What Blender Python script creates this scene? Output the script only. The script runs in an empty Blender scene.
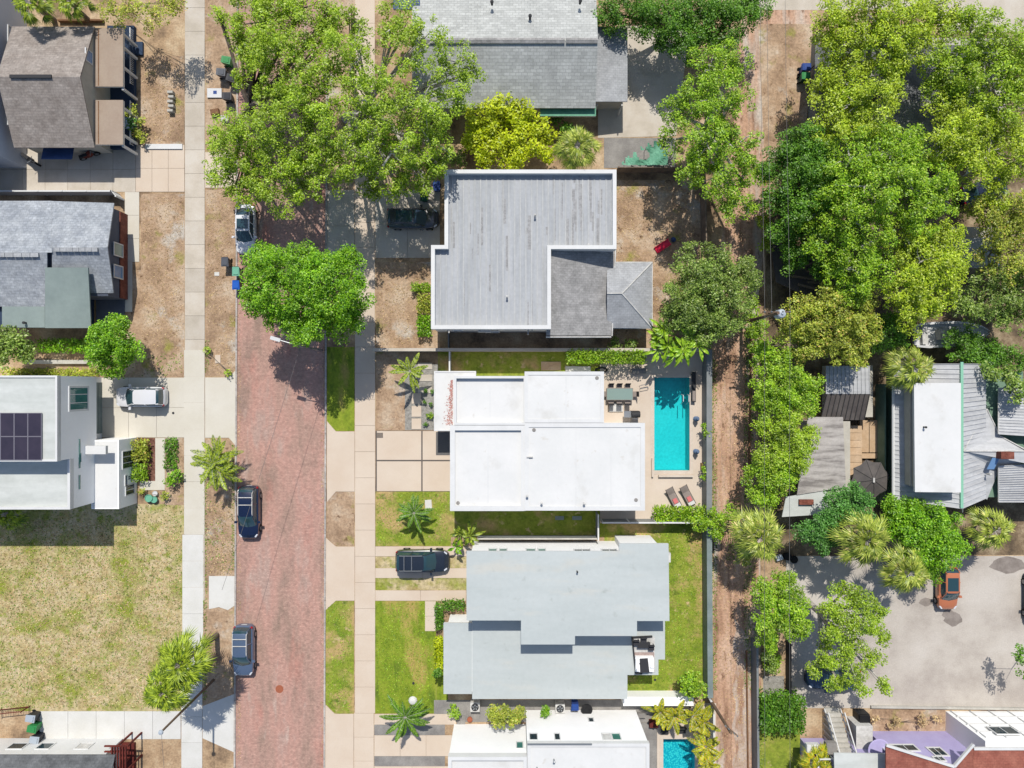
import bpy, math, random
import numpy as np
from mathutils import Vector, Matrix
R = math.radians
C = bpy.context.scene.collection
CAM_H, PPM = 64.0, 11.0          # camera height (m), photo pixels per metre on the ground

# ------------------------------------------------------------------ camera, sky, sun
cam = bpy.data.objects.new("camera", bpy.data.cameras.new("camera"))
C.objects.link(cam)
cam.location = (0, 0, CAM_H)
cam.data.sensor_width = 36.0
cam.data.lens = 36.0 * CAM_H / (1024 / PPM)
cam.data.clip_end = 2000
bpy.context.scene.camera = cam
SUN_EL, SUN_AZ = 55.0, 0.0
world = bpy.data.worlds.new("World")
bpy.context.scene.world = world
world.use_nodes = True
wn = world.node_tree.nodes
sky = wn.new("ShaderNodeTexSky")
sky.sky_type = 'NISHITA'
sky.sun_disc = False
sky.sun_elevation = R(SUN_EL)
sky.sun_rotation = R(SUN_AZ)
world.node_tree.links.new(sky.outputs[0], wn["Background"].inputs[0])
wn["Background"].inputs[1].default_value = 0.13
sun = bpy.data.objects.new("sun", bpy.data.lights.new("sun", 'SUN'))
C.objects.link(sun)
sun.data.energy = 4.5
sun.data.angle = R(0.5)
sun.data.color = (1.0, 0.955, 0.88)
sun.rotation_euler = (R(-(90 - SUN_EL)), 0, R(SUN_AZ))
sun.location = (0, 60, 80)
vs = bpy.context.scene.view_settings
vs.view_transform = 'Standard'
vs.look = 'None'
vs.exposure = 0.07
vs.gamma = 1
vs.use_curve_mapping = False

rnd = random.Random(7)
rng = np.random.default_rng(11)


def G(px, py, h=0.0):
    """Photo pixel of a point at height h -> world point."""
    k = (1 - h / CAM_H) / PPM
    return Vector(((px - 512) * k, (384 - py) * k, h))


# ------------------------------------------------------------------ materials
def S(r, g, b, k=0.67):
    f = lambda c: ((c / 255 + .055) / 1.055) ** 2.4 if c > 10 else c / 255 / 12.92
    return (f(r) * k, f(g) * k, f(b) * k, 1)


MATS = {}


def M(name, cols, s1=.4, s2=9, fine=.12, rough=.9, bump=.0, stretch=(1, 1, 1), metal=0, spec=.3,
      island=0, brick=None, lo=.36, hi=.64, coat=0, det=6, patch=()):
    """Principled material: large noise picks between cols, a fine noise breaks it up."""
    if not isinstance(cols, list):
        cols = [cols]
    m = bpy.data.materials.new(name)
    m.use_nodes = True
    nt = m.node_tree
    N, L = nt.nodes, nt.links
    b = N["Principled BSDF"]
    b.inputs["Roughness"].default_value = rough
    b.inputs["Metallic"].default_value = metal
    b.inputs["Specular IOR Level"].default_value = spec
    b.inputs["Coat Weight"].default_value = coat
    b.inputs["Coat Roughness"].default_value = .05
    tc = N.new("ShaderNodeTexCoord")
    if len(cols) > 1:
        mp = N.new("ShaderNodeMapping")
        mp.inputs["Scale"].default_value = stretch
        L.new(tc.outputs["Object"], mp.inputs[0])
        n1 = N.new("ShaderNodeTexNoise")
        n1.inputs["Scale"].default_value = s1
        n1.inputs["Detail"].default_value = det
        n1.inputs["Roughness"].default_value = .62
        L.new(mp.outputs[0], n1.inputs["Vector"])
        cr = N.new("ShaderNodeValToRGB")
        e = cr.color_ramp.elements
        for i, c in enumerate(cols):
            p = lo + (hi - lo) * i / (len(cols) - 1)
            x = e[i] if i < 2 else e.new(p)
            x.position = p
            x.color = c
        L.new(n1.outputs[0], cr.inputs[0])
        out = cr.outputs[0]
    else:
        rgb = N.new("ShaderNodeRGB")
        rgb.outputs[0].default_value = cols[0]
        out = rgb.outputs[0]

    def mul(a, v):
        x = N.new("ShaderNodeMix")
        x.data_type = 'RGBA'
        x.blend_type = 'MULTIPLY'
        x.inputs[0].default_value = 1
        L.new(a, x.inputs[6])
        L.new(v, x.inputs[7])
        return x.outputs[2]

    def rangeto(v, lo_, hi_, a=0, z=1):
        x = N.new("ShaderNodeMapRange")
        x.inputs[1].default_value, x.inputs[2].default_value = a, z
        x.inputs[3].default_value, x.inputs[4].default_value = lo_, hi_
        L.new(v, x.inputs[0])
        return x.outputs[0]

    for pc, ps, pl, ph, pst in patch:
        mp = N.new("ShaderNodeMapping")
        mp.inputs["Scale"].default_value = pst
        mp.inputs["Location"].default_value = (ps * 7.3, ps * 3.1, 0)
        L.new(tc.outputs["Object"], mp.inputs[0])
        n3 = N.new("ShaderNodeTexNoise")
        n3.inputs["Scale"].default_value = ps
        n3.inputs["Detail"].default_value = 7
        n3.inputs["Roughness"].default_value = .6
        L.new(mp.outputs[0], n3.inputs["Vector"])
        x = N.new("ShaderNodeMix")
        x.data_type = 'RGBA'
        L.new(rangeto(n3.outputs[0], 0, 1, pl, ph), x.inputs[0])
        L.new(out, x.inputs[6])
        x.inputs[7].default_value = pc
        out = x.outputs[2]
    if fine:
        n2 = N.new("ShaderNodeTexNoise")
        n2.inputs["Scale"].default_value = s2
        n2.inputs["Detail"].default_value = 4
        n2.inputs["Roughness"].default_value = .7
        L.new(tc.outputs["Object"], n2.inputs["Vector"])
        out = mul(out, rangeto(n2.outputs[0], 1 - fine, 1 + fine, .3, .7))
        if bump:
            bp = N.new("ShaderNodeBump")
            bp.inputs["Strength"].default_value = bump
            bp.inputs["Distance"].default_value = .05
            L.new(n2.outputs[0], bp.inputs["Height"])
            L.new(bp.outputs[0], b.inputs["Normal"])
    if brick:
        bw, bh, c2, mo, rot = brick
        mp = N.new("ShaderNodeMapping")
        mp.inputs["Rotation"].default_value = (0, 0, R(rot))
        L.new(tc.outputs["Object"], mp.inputs[0])
        bt = N.new("ShaderNodeTexBrick")
        bt.inputs["Scale"].default_value = 1
        bt.inputs["Brick Width"].default_value = bw
        bt.inputs["Row Height"].default_value = bh
        bt.inputs["Mortar Size"].default_value = bh * .09
        bt.inputs["Color1"].default_value = (1, 1, 1, 1)
        bt.inputs["Color2"].default_value = (c2, c2, c2, 1)
        bt.inputs["Mortar"].default_value = (mo, mo, mo, 1)
        L.new(mp.outputs[0], bt.inputs["Vector"])
        out = mul(out, bt.outputs[0])
    if island:
        gn = N.new("ShaderNodeNewGeometry")
        out = mul(out, rangeto(gn.outputs["Random Per Island"], 1 - island, 1 + island))
    L.new(out, b.inputs["Base Color"])
    MATS[name] = m
    return m


def leafmat(name, c1, c2, c3=None, trans=.32):
    """Leaf faces, each a little different in hue; light passes partly through."""
    m = bpy.data.materials.new(name)
    m.use_nodes = True
    N, L = m.node_tree.nodes, m.node_tree.links
    N.remove(N["Principled BSDF"])
    gn = N.new("ShaderNodeNewGeometry")
    cr = N.new("ShaderNodeValToRGB")
    e = cr.color_ramp.elements
    e[0].color, e[1].color = c1, c2
    if c3:
        x = e.new(.9)
        x.color = c2
        e[-1].color = c3
    L.new(gn.outputs["Random Per Island"], cr.inputs[0])
    tc = N.new("ShaderNodeTexCoord")
    n1 = N.new("ShaderNodeTexNoise")
    n1.inputs["Scale"].default_value = .7
    L.new(tc.outputs["Object"], n1.inputs["Vector"])
    mr = N.new("ShaderNodeMapRange")
    mr.inputs[1].default_value, mr.inputs[2].default_value = .3, .7
    mr.inputs[3].default_value, mr.inputs[4].default_value = .7, 1.3
    L.new(n1.outputs[0], mr.inputs[0])
    mx = N.new("ShaderNodeMix")
    mx.data_type = 'RGBA'
    mx.blend_type = 'MULTIPLY'
    mx.inputs[0].default_value = 1
    L.new(cr.outputs[0], mx.inputs[6])
    L.new(mr.outputs[0], mx.inputs[7])
    d = N.new("ShaderNodeBsdfDiffuse")
    t = N.new("ShaderNodeBsdfTranslucent")
    g = N.new("ShaderNodeBsdfGlossy")
    g.inputs["Roughness"].default_value = .45
    L.new(mx.outputs[2], d.inputs[0])
    L.new(mx.outputs[2], t.inputs[0])
    ms = N.new("ShaderNodeMixShader")
    ms.inputs[0].default_value = trans
    L.new(d.outputs[0], ms.inputs[1])
    L.new(t.outputs[0], ms.inputs[2])
    m2 = N.new("ShaderNodeMixShader")
    m2.inputs[0].default_value = .03
    L.new(ms.outputs[0], m2.inputs[1])
    L.new(g.outputs[0], m2.inputs[2])
    L.new(m2.outputs[0], N["Material Output"].inputs[0])
    MATS[name] = m
    return m


# setting
M('ground_dirt', [S(130, 108, 86), S(190, 160, 126), S(214, 190, 156)], .35, 6, .28, bump=.3)
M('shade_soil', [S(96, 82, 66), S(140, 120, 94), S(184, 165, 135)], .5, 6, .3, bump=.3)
M('dry_lawn', [S(182, 162, 108), S(202, 184, 136), S(216, 197, 158), S(196, 182, 124)], .6, 3.6, .30, bump=.6, lo=.34, hi=.66, det=10,
  patch=((S(152, 160, 60), .32, .48, .62, (1, 1, 1)), (S(150, 158, 66), 1.1, .54, .66, (1, 1, 1)), (S(136, 122, 80), 2.2, .58, .70, (1, 1, 1))))
M('brown_lawn', [S(158, 130, 104), S(192, 162, 132), S(212, 190, 164)], .42, 4.5, .30, bump=.5, det=10, lo=.34, hi=.66,
  patch=((S(206, 196, 182), .3, .58, .68, (1, 1, 1)), (S(160, 154, 78), .5, .58, .7, (1, 1, 1)), (S(120, 92, 68), 1.6, .6, .7, (1, 1, 1))))
M('green_lawn', [S(118, 138, 44), S(146, 160, 54), S(162, 168, 70)], .8, 4, .26, bump=.5, lo=.34, hi=.66, det=9,
  patch=((S(196, 168, 112), .28, .50, .62, (1, 1, 1)), (S(208, 184, 134), 1.2, .60, .68, (1, 1, 1)), (S(96, 116, 40), .9, .60, .72, (1, 1, 1))))
M('lush_lawn', [S(112, 134, 36), S(140, 158, 44), S(156, 168, 56)], .8, 4, .24, bump=.5, lo=.34, hi=.66, det=9, stretch=(1.4, .7, 1),
  patch=((S(190, 166, 96), .22, .54, .66, (1.5, .6, 1)), (S(96, 120, 34), .5, .56, .7, (2, .5, 1))))
M('concrete_old', [S(204, 193, 176), S(216, 205, 189), S(222, 213, 199)], .5, 14, .05, rough=.85, island=.07, bump=.1)
M('concrete_new', [S(224, 217, 201), S(231, 225, 211)], .4, 14, .04, rough=.85, island=.02)
M('concrete_cream', [S(226, 206, 184), S(233, 216, 196)], .3, 16, .03, rough=.8, island=.015)
M('concrete_white', [S(226, 224, 216), S(236, 234, 228)], .5, 14, .05, rough=.85, island=.03)
M('grey_paver', [S(140, 136, 132), S(166, 162, 156)], .8, 10, .15, island=.1)
M('doormat_fibre', S(116, 114, 112), fine=.1)
M('dark_joint', S(112, 104, 98), fine=.1)
M('asphalt', [S(120, 116, 114), S(150, 144, 138)], .4, 14, .12)
M('lot_paving', [S(186, 176, 166), S(206, 197, 186), S(216, 208, 198)], .2, 9, .10, det=10, bump=.15)
M('brick_paving', [S(176, 148, 132), S(202, 164, 148), S(214, 168, 152), S(206, 174, 160)], .3, 3.6, .2, rough=.9,
  brick=(.24, .12, .80, .74, 0), stretch=(1.7, .5, 1), lo=.34, hi=.66, det=11, bump=.4,
  patch=((S(164, 140, 126), .2, .56, .72, (2.0, .7, 1)), (S(214, 192, 178), .5, .60, .72, (1.6, .35, 1)), (S(208, 150, 134), .16, .56, .68, (2, .6, 1))))
M('alley_dirt', [S(156, 120, 96), S(204, 164, 136), S(222, 188, 162)], .5, 4, .28, stretch=(2.2, .35, 1), bump=.5, lo=.34, hi=.66, det=10,
  patch=((S(212, 200, 186), .18, .52, .62, (2.0, .3, 1)), (S(132, 98, 76), 1.1, .58, .7, (1.5, .6, 1))))
M('kerb_stone', [S(176, 168, 160), S(206, 198, 190)], 2, 8, .15, island=.12)
M('mulch', [S(104, 66, 54), S(150, 108, 92)], 3, 12, .35, bump=.8)
M('gravel', [S(150, 146, 138), S(182, 178, 170)], 3, 14, .3, bump=.8)
M('pool_deck', [S(224, 206, 186), S(234, 218, 200)], .4, 14, .04, rough=.8)
# buildings
M('white_roof', [S(236, 236, 233), S(244, 243, 240)], .3, 3, .02, rough=.6, patch=((S(222, 220, 214), .35, .56, .74, (1, 1, 1)), (S(226, 222, 214), 1.4, .64, .74, (1, 1, 1))))
M('white_paint', [S(232, 232, 230), S(240, 240, 238)], .6, 6, .03, rough=.55)
M('white_wall', [(.80, .80, .79, 1), (.83, .83, .82, 1)], .6, 6, .02, rough=.6)
M('dirty_white', [S(200, 198, 192), S(232, 230, 226)], 1, 4, .1, rough=.7)
M('pale_wall', [S(206, 214, 226), S(214, 220, 230)], .5, 5, .03, rough=.7)
M('grey_membrane', [S(199, 206, 204), S(209, 215, 213)], .3, 2.5, .03, rough=.8, stretch=(.3, 1.5, 1), spec=.15, patch=((S(214, 214, 206), .4, .56, .7, (.4, 1.6, 1)), (S(188, 194, 190), 1.1, .62, .76, (1, 1, 1))))
M('weathered_membrane', [S(206, 210, 204), S(224, 227, 222)], .5, 2, .05, rough=.8, stretch=(.4, 2, 1), spec=.15)
M('ribbed_grey_roof', [S(180, 183, 186), S(190, 193, 196), S(197, 199, 202)], .9, 3, .07, rough=.75, spec=.15, stretch=(1.6, .2, 1), det=9, patch=((S(172, 176, 180), .8, .58, .78, (2.4, .2, 1)),))
M('sage_membrane', [S(146, 160, 156), S(156, 170, 165)], .5, 3, .05)
M('shingle_brown', [S(160, 149, 140), S(184, 174, 165)], 1.2, 5, .2, brick=(.42, .2, .8, .74, 0), bump=.3)
M('shingle_blue', [S(166, 172, 180), S(198, 203, 208)], 1.0, 5, .2, brick=(.34, .22, .78, .74, 0), bump=.3)
M('shingle_pale', [S(196, 198, 194), S(216, 218, 214)], .8, 6, .12, brick=(.5, .24, .78, .68, 0), bump=.3)
M('shingle_grey', [S(156, 155, 153), S(186, 184, 182)], 1.2, 6, .18, brick=(.36, .2, .84, .78, 0), bump=.3)
M('shingle_light', [S(176, 178, 180), S(196, 198, 200)], 1.2, 6, .12, brick=(.36, .2, .86, .8, 0), bump=.3)
M('shingle_charcoal', [S(96, 98, 100), S(128, 130, 132)], 1, 6, .18, brick=(.36, .2, .82, .75, 0), bump=.3)
M('shingle_red', [S(158, 92, 78), S(182, 116, 98)], 1.2, 6, .16, brick=(.36, .2, .84, .8, 0), bump=.3)
M('tan_roof', [S(176, 156, 138), S(186, 168, 150)], .6, 5, .05)
M('tin_roof', [S(194, 195, 196), S(216, 217, 218)], .8, 3, .08, rough=.6, stretch=(.3, 2.5, 1), spec=.2)
M('tin_dark', [S(84, 78, 76), S(104, 98, 94)], .8, 3, .1, rough=.5)
M('tin_stained', [S(138, 132, 128), S(188, 182, 176), S(204, 198, 192)], .9, 3, .12, stretch=(.3, 2.0, 1), det=9)
M('mint_trim', S(150, 210, 180), fine=.08)
M('cream_wall', [S(196, 190, 176), S(210, 204, 190)], 1, 5, .05)
M('slate_wall', [S(92, 100, 116), S(106, 112, 128)], .8, 5, .06)
M('navy_wall', [S(52, 68, 92), S(60, 78, 104)], .8, 5, .06)
M('brick_wall', [S(128, 72, 58), S(158, 96, 80)], 2, 8, .15, brick=(.24, .1, .8, .8, 0))
M('lavender_wall', [S(190, 180, 226), S(200, 192, 234)], .8, 5, .03)
M('sage_wall', [S(120, 150, 128), S(140, 168, 146)], .8, 5, .06)
M('window_glass', S(40, 62, 70), fine=0, rough=.05, spec=.8)
M('teal_glass', [S(60, 120, 112), S(90, 150, 138)], .5, fine=0, rough=.05, spec=.8)
M('sky_glass', S(120, 160, 205), fine=0, rough=.08, spec=.8)
M('solar_cell', [S(58, 52, 66), S(70, 62, 76)], .6, fine=0, rough=.15, spec=.7)
M('solar_frame', S(140, 136, 146), fine=0, rough=.4)
M('charcoal', S(58, 58, 60), fine=.1, rough=.7)
M('black_metal', S(30, 30, 32), fine=.1, rough=.5)
M('steel', S(170, 174, 178), fine=.05, rough=.35, metal=.6)
M('vinyl_grey', [S(176, 182, 182), S(196, 200, 200)], .6, 5, .05, rough=.6, brick=(2.4, 30, .96, .55, 0))
M('vinyl_sage', [S(126, 140, 138), S(146, 158, 156)], .6, 5, .05, rough=.6)
M('fence_wood', [S(120, 104, 90), S(150, 132, 114)], 1, 8, .15, island=.1)
M('wall_stucco', [S(190, 186, 176), S(212, 208, 198)], .8, 6, .1)
M('rust_wood', [S(100, 42, 36), S(126, 56, 46)], 1, 8, .15)
M('timber', [S(126, 92, 66), S(150, 112, 82)], 1.5, 8, .15)
M('warm_boards', [S(206, 174, 138), S(220, 192, 160)], 1, 6, .1, island=.08)
M('pole_wood', [S(110, 90, 74), S(140, 118, 98)], 1, 6, .15, stretch=(1, 1, .3))
M('bark', [S(96, 82, 70), S(150, 138, 124)], 1.5, 8, .2, bump=.6)
M('bark_pale', [S(176, 168, 158), S(228, 222, 212)], 1.5, 8, .15, bump=.5)
M('pool_tile', [S(96, 206, 214), S(120, 222, 226)], .8, 6, .06, rough=.4)
M('coping', [S(220, 204, 186), S(232, 218, 202)], 1, 8, .05)
# small things
for n, c in dict(bin_green=(60, 150, 84), bin_blue=(36, 74, 150), bin_grey=(92, 96, 104), bin_black=(46, 48, 56), bin_dark_green=(40, 92, 72),
                 bin_pale=(186, 196, 206), bin_bright_blue=(30, 100, 200)).items():
    M(n, S(*c), fine=.06, rough=.45)
M('red_plastic', S(226, 40, 76), fine=.04, rough=.4)
M('white_plastic', S(232, 232, 232), fine=.03, rough=.4)
M('teal_cover', S(120, 190, 160), fine=.1, rough=.6)
M('green_tarp', [S(96, 160, 130), S(126, 186, 156)], 1, 5, .12, rough=.7)
M('navy_tarp', [S(44, 70, 116), S(60, 90, 140)], 1, 5, .1, rough=.6)
M('umbrella_cloth', [S(92, 88, 86), S(112, 106, 102)], 1, 6, .06)
M('sling', [S(150, 138, 130), S(166, 154, 146)], 2, 10, .08)
M('cushion_dark', S(62, 62, 66), fine=.1)
M('cushion_pink', S(230, 130, 130), fine=.1)
M('table_glass', S(146, 168, 160), fine=.02, rough=.2, spec=.6)
M('terracotta', S(176, 104, 76), fine=.1)
M('statue_blue', S(110, 130, 160), fine=.15)
M('wire', S(120, 118, 116), fine=0, rough=.5)
M('rubber', S(30, 30, 31), fine=0, rough=.8)
M('hub', S(160, 162, 166), fine=0, rough=.3, metal=.7)
M('lamp_glass', S(226, 230, 236), fine=0, rough=.1)
M('tail_lamp', S(190, 20, 30), fine=0, rough=.15)
M('plate', S(220, 222, 220), fine=0)
M('car_glass', S(48, 78, 86), fine=0, rough=.03, spec=.9)
for n, c in dict(paint_white=(240, 240, 242), paint_black=(58, 62, 70), paint_navy=(20, 34, 66), paint_silver_blue=(92, 110, 138),
                 paint_charcoal=(38, 46, 58), paint_orange=(206, 126, 86), paint_blue=(52, 72, 100), paint_green_grey=(70, 92, 92)).items():
    M(n, S(*c), fine=0, rough=.25, spec=.5, coat=.8)
# leaves (two-sided)
K = 1.0
leafmat('leaf_oak', S(104, 140, 22, K), S(172, 198, 50, K), S(196, 208, 120, K))
leafmat('leaf_oak_light', S(122, 152, 24, K), S(194, 212, 56, K), S(206, 214, 120, K))
leafmat('leaf_bright', S(70, 126, 10, K), S(146, 194, 34, K), S(176, 210, 80, K))
leafmat('leaf_dark', S(58, 106, 24, K), S(122, 168, 48, K))
leafmat('leaf_olive', S(80, 112, 36, K), S(150, 174, 76, K), S(190, 198, 130, K))
leafmat('leaf_lime', S(90, 136, 18, K), S(166, 200, 46, K), S(196, 210, 100, K))
leafmat('leaf_yellow', S(150, 172, 10, K), S(212, 220, 40, K))
leafmat('leaf_mixed', S(116, 138, 38, K), S(192, 200, 76, K), S(220, 184, 110, K))
leafmat('leaf_dry', S(170, 144, 104, K), S(224, 200, 150, K))
leafmat('leaf_bluegreen', S(58, 110, 40, K), S(112, 166, 72, K))
leafmat('frond_sabal', S(94, 116, 34, K), S(182, 194, 80, K), S(222, 208, 132, K))
leafmat('frond_lime', S(60, 90, 16, K), S(180, 198, 58, K))
leafmat('frond_dark', S(60, 100, 24, K), S(128, 166, 48, K))
leafmat('frond_gold', S(104, 126, 22, K), S(206, 202, 52, K), S(222, 160, 44, K))


def water_mat(name, tint, cell):
    m = bpy.data.materials.new(name)
    m.use_nodes = True
    N, L = m.node_tree.nodes, m.node_tree.links
    N.remove(N["Principled BSDF"])
    tr = N.new("ShaderNodeBsdfTransparent")
    tr.inputs[0].default_value = tint
    gl = N.new("ShaderNodeBsdfGlossy")
    gl.inputs["Roughness"].default_value = .08
    lw = N.new("ShaderNodeFresnel")
    lw.inputs[0].default_value = 1.33
    tc = N.new("ShaderNodeTexCoord")
    nz = N.new("ShaderNodeTexNoise")
    nz.inputs["Scale"].default_value = 3.0
    nz.inputs["Detail"].default_value = 3
    bp = N.new("ShaderNodeBump")
    bp.inputs["Strength"].default_value = .15
    bp.inputs["Distance"].default_value = .05
    L.new(tc.outputs["Object"], nz.inputs["Vector"])
    L.new(nz.outputs[0], bp.inputs["Height"])
    L.new(bp.outputs[0], gl.inputs["Normal"])
    L.new(bp.outputs[0], lw.inputs["Normal"])
    mx = N.new("ShaderNodeMixShader")
    L.new(lw.outputs[0], mx.inputs[0])
    L.new(tr.outputs[0], mx.inputs[1])
    L.new(gl.outputs[0], mx.inputs[2])
    L.new(mx.outputs[0], N["Material Output"].inputs[0])
    MATS[name] = m


water_mat('pool_water', (.28, .95, .97, 1), 2)


def mosaic_mat(name, c1, c2, scale):
    """Pool lining: rounded pale pebbles set in blue."""
    m = M(name, c1, fine=0, rough=.4)
    N, L = m.node_tree.nodes, m.node_tree.links
    tc = N.new("ShaderNodeTexCoord")
    v = N.new("ShaderNodeTexVoronoi")
    v.feature = 'F1'
    v.inputs["Scale"].default_value = scale
    cr = N.new("ShaderNodeValToRGB")
    cr.color_ramp.elements[0].color = c2
    cr.color_ramp.elements[1].color = c1
    cr.color_ramp.elements[0].position = .3
    cr.color_ramp.elements[1].position = .6
    L.new(tc.outputs["Object"], v.inputs["Vector"])
    L.new(v.outputs["Distance"], cr.inputs[0])
    L.new(cr.outputs[0], N["Principled BSDF"].inputs["Base Color"])


mosaic_mat('pool_mosaic', S(90, 190, 212), S(200, 240, 240), 6.5)
M('light_ripple_lining', [S(140, 224, 226), S(160, 232, 232)], .5, 4, .12, rough=.4)  # main pool lining; fine tone variation paints light ripples into its colour


# ------------------------------------------------------------------ mesh building
def area(p):
    return sum(a[0] * b[1] - b[0] * a[1] for a, b in zip(p, p[1:] + p[:1])) / 2


def ccw(p):
    p = [(q[0], q[1]) for q in p]
    return p if area(p) > 0 else p[::-1]


def inset(p, d):
    """Polygon offset inwards by d (mitred)."""
    p = ccw(p)
    n = len(p)
    out = []
    for i in range(n):
        a, b, c = Vector(p[i - 1]), Vector(p[i]), Vector(p[(i + 1) % n])
        d1, d2 = (b - a).normalized(), (c - b).normalized()
        n1, n2 = Vector((-d1.y, d1.x)), Vector((-d2.y, d2.x))
        k = 1 + n1.dot(n2)
        v = (n1 + n2) / max(k, .2)
        out.append((b.x + v.x * d, b.y + v.y * d))
    return out


ORG = {}


class MB:
    def __init__(s):
        s.v, s.f = [], []

    def add(s, vs_, fs):
        o = len(s.v)
        s.v += [tuple(v) for v in vs_]
        s.f += [tuple(i + o for i in f) for f in fs]
        return s

    def obox(s, c, ux, uy, uz):
        c, ux, uy, uz = map(Vector, (c, ux, uy, uz))
        vs_ = [c + a * ux + b * uy + d * uz for d in (-1, 1) for b in (-1, 1) for a in (-1, 1)]
        return s.add(vs_, [(0, 2, 3, 1), (4, 5, 7, 6), (0, 1, 5, 4), (2, 6, 7, 3), (0, 4, 6, 2), (1, 3, 7, 5)])

    def box(s, x0, y0, z0, x1, y1, z1):
        return s.obox(((x0 + x1) / 2, (y0 + y1) / 2, (z0 + z1) / 2), (abs(x1 - x0) / 2, 0, 0), (0, abs(y1 - y0) / 2, 0), (0, 0, abs(z1 - z0) / 2))

    def prism(s, p, z0, z1):
        p = ccw(p)
        n = len(p)
        vs_ = [(x, y, z0) for x, y in p] + [(x, y, z1) for x, y in p]
        return s.add(vs_, [tuple(range(n - 1, -1, -1)), tuple(range(n, 2 * n))] + [(i, (i + 1) % n, n + (i + 1) % n, n + i) for i in range(n)])

    def slab(s, p3, t):
        """Sloping plate: p3 top corners, thickness t downwards."""
        p3 = [Vector(q) for q in p3]
        if area([(q.x, q.y) for q in p3]) < 0:
            p3 = p3[::-1]
        n = len(p3)
        vs_ = p3 + [q - Vector((0, 0, t)) for q in p3]
        return s.add(vs_, [tuple(range(n)), tuple(range(2 * n - 1, n - 1, -1))] + [(i, n + i, n + (i + 1) % n, (i + 1) % n) for i in range(n)])

    def ring(s, outer, w, z0, z1):
        o = ccw(outer)
        i_ = inset(o, w)
        n = len(o)
        vs_ = [(x, y, z) for z in (z0, z1) for q in (o, i_) for x, y in q]
        fs = []
        for k in range(n):
            j = (k + 1) % n
            fs += [(2 * n + k, 2 * n + j, 3 * n + j, 3 * n + k), (k, j, 2 * n + j, 2 * n + k), (n + j, n + k, 3 * n + k, 3 * n + j), (j, k, n + k, n + j)]
        return s.add(vs_, fs)

    def tube(s, pts, r, n=6, cap=True):
        pts = [Vector(p) for p in pts]
        rs = [float(q) for q in r] if isinstance(r, (list, tuple)) else [float(r)] * len(pts)
        o = len(s.v)
        for i, p in enumerate(pts):
            t = (pts[min(i + 1, len(pts) - 1)] - pts[max(i - 1, 0)]).normalized()
            a = t.cross(Vector((0, 0, 1)) if abs(t.z) < .9 else Vector((1, 0, 0))).normalized()
            b = t.cross(a)
            for k in range(n):
                q = p + rs[i] * (math.cos(2 * math.pi * k / n) * a + math.sin(2 * math.pi * k / n) * b)
                s.v.append(tuple(q))
        for i in range(len(pts) - 1):
            for k in range(n):
                s.f.append((o + i * n + k, o + (i + 1) * n + k, o + (i + 1) * n + (k + 1) % n, o + i * n + (k + 1) % n))
        if cap:
            s.f.append(tuple(o + k for k in range(n)))
            s.f.append(tuple(o + (len(pts) - 1) * n + k for k in range(n - 1, -1, -1)))
        return s

    def lathe(s, c, prof, n=14):
        """Surface of revolution about z: prof = [(r, z)...] from bottom to top."""
        o = len(s.v)
        for r, z in prof:
            for k in range(n):
                s.v.append((c[0] + r * math.cos(2 * math.pi * k / n), c[1] + r * math.sin(2 * math.pi * k / n), c[2] + z))
        for i in range(len(prof) - 1):
            for k in range(n):
                j = (k + 1) % n
                s.f.append((o + i * n + k, o + i * n + j, o + (i + 1) * n + j, o + (i + 1) * n + k))
        s.f.append(tuple(o + k for k in range(n - 1, -1, -1)))
        s.f.append(tuple(o + (len(prof) - 1) * n + k for k in range(n)))
        return s

    def build(s, name, mat, parent=None, loc=None, smooth=False):
        me = bpy.data.meshes.new(name)
        org = ORG[parent] if parent is not None else Vector(loc or (0, 0, 0))
        me.from_pydata([(x - org.x, y - org.y, z - org.z) for x, y, z in s.v], [], s.f)
        me.materials.append(MATS[mat])
        if smooth:
            me.shade_smooth()
        ob = bpy.data.objects.new(name, me)
        C.objects.link(ob)
        if parent is not None:
            ob.parent = parent
        else:
            ob.location = org
        ORG[ob] = org
        return ob


def tag(o, label, cat, group=None):
    o["label"] = label
    o["category"] = cat
    if group:
        o["group"] = group
    return o


def T(name, label, cat, loc, group=None):
    o = bpy.data.objects.new(name, None)
    o.empty_display_size = .3
    C.objects.link(o)
    o.location = loc
    ORG[o] = Vector(loc)
    return tag(o, label, cat, group)


def quads(name, V, nper, mat, parent):
    """Fast mesh from an (n*nper,3) array of separate nper-gons."""
    org = ORG[parent]
    V = np.asarray(V, dtype=np.float32).reshape(-1, 3) - np.array(org, dtype=np.float32)
    n = len(V)
    me = bpy.data.meshes.new(name)
    me.vertices.add(n)
    me.vertices.foreach_set("co", V.ravel())
    me.loops.add(n)
    me.loops.foreach_set("vertex_index", np.arange(n, dtype=np.int32))
    me.polygons.add(n // nper)
    me.polygons.foreach_set("loop_start", np.arange(0, n, nper, dtype=np.int32))
    me.update(calc_edges=True)
    me.materials.append(MATS[mat])
    ob = bpy.data.objects.new(name, me)
    C.objects.link(ob)
    ob.parent = parent
    ORG[ob] = org
    return ob


# ------------------------------------------------------------------ the setting
def P(*pts, h=0.0):
    return [tuple(G(x, y, h))[:2] for x, y in pts]


def RC(x0, y0, x1, y1, h=0.0):
    return P((x0, y0), (x1, y0), (x1, y1), (x0, y1), h=h)


def struct(name, polys, mat, z):
    mb = MB()
    for p in polys:
        mb.prism(p, -.06, z)
    o = mb.build(name, mat)
    o["kind"] = "structure"
    return o


POOLS = [(654, 377.5, 689.5, 470.5), (663, 738.5, 695, 790)]      # ground-level rectangles cut out of the ground


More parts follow.
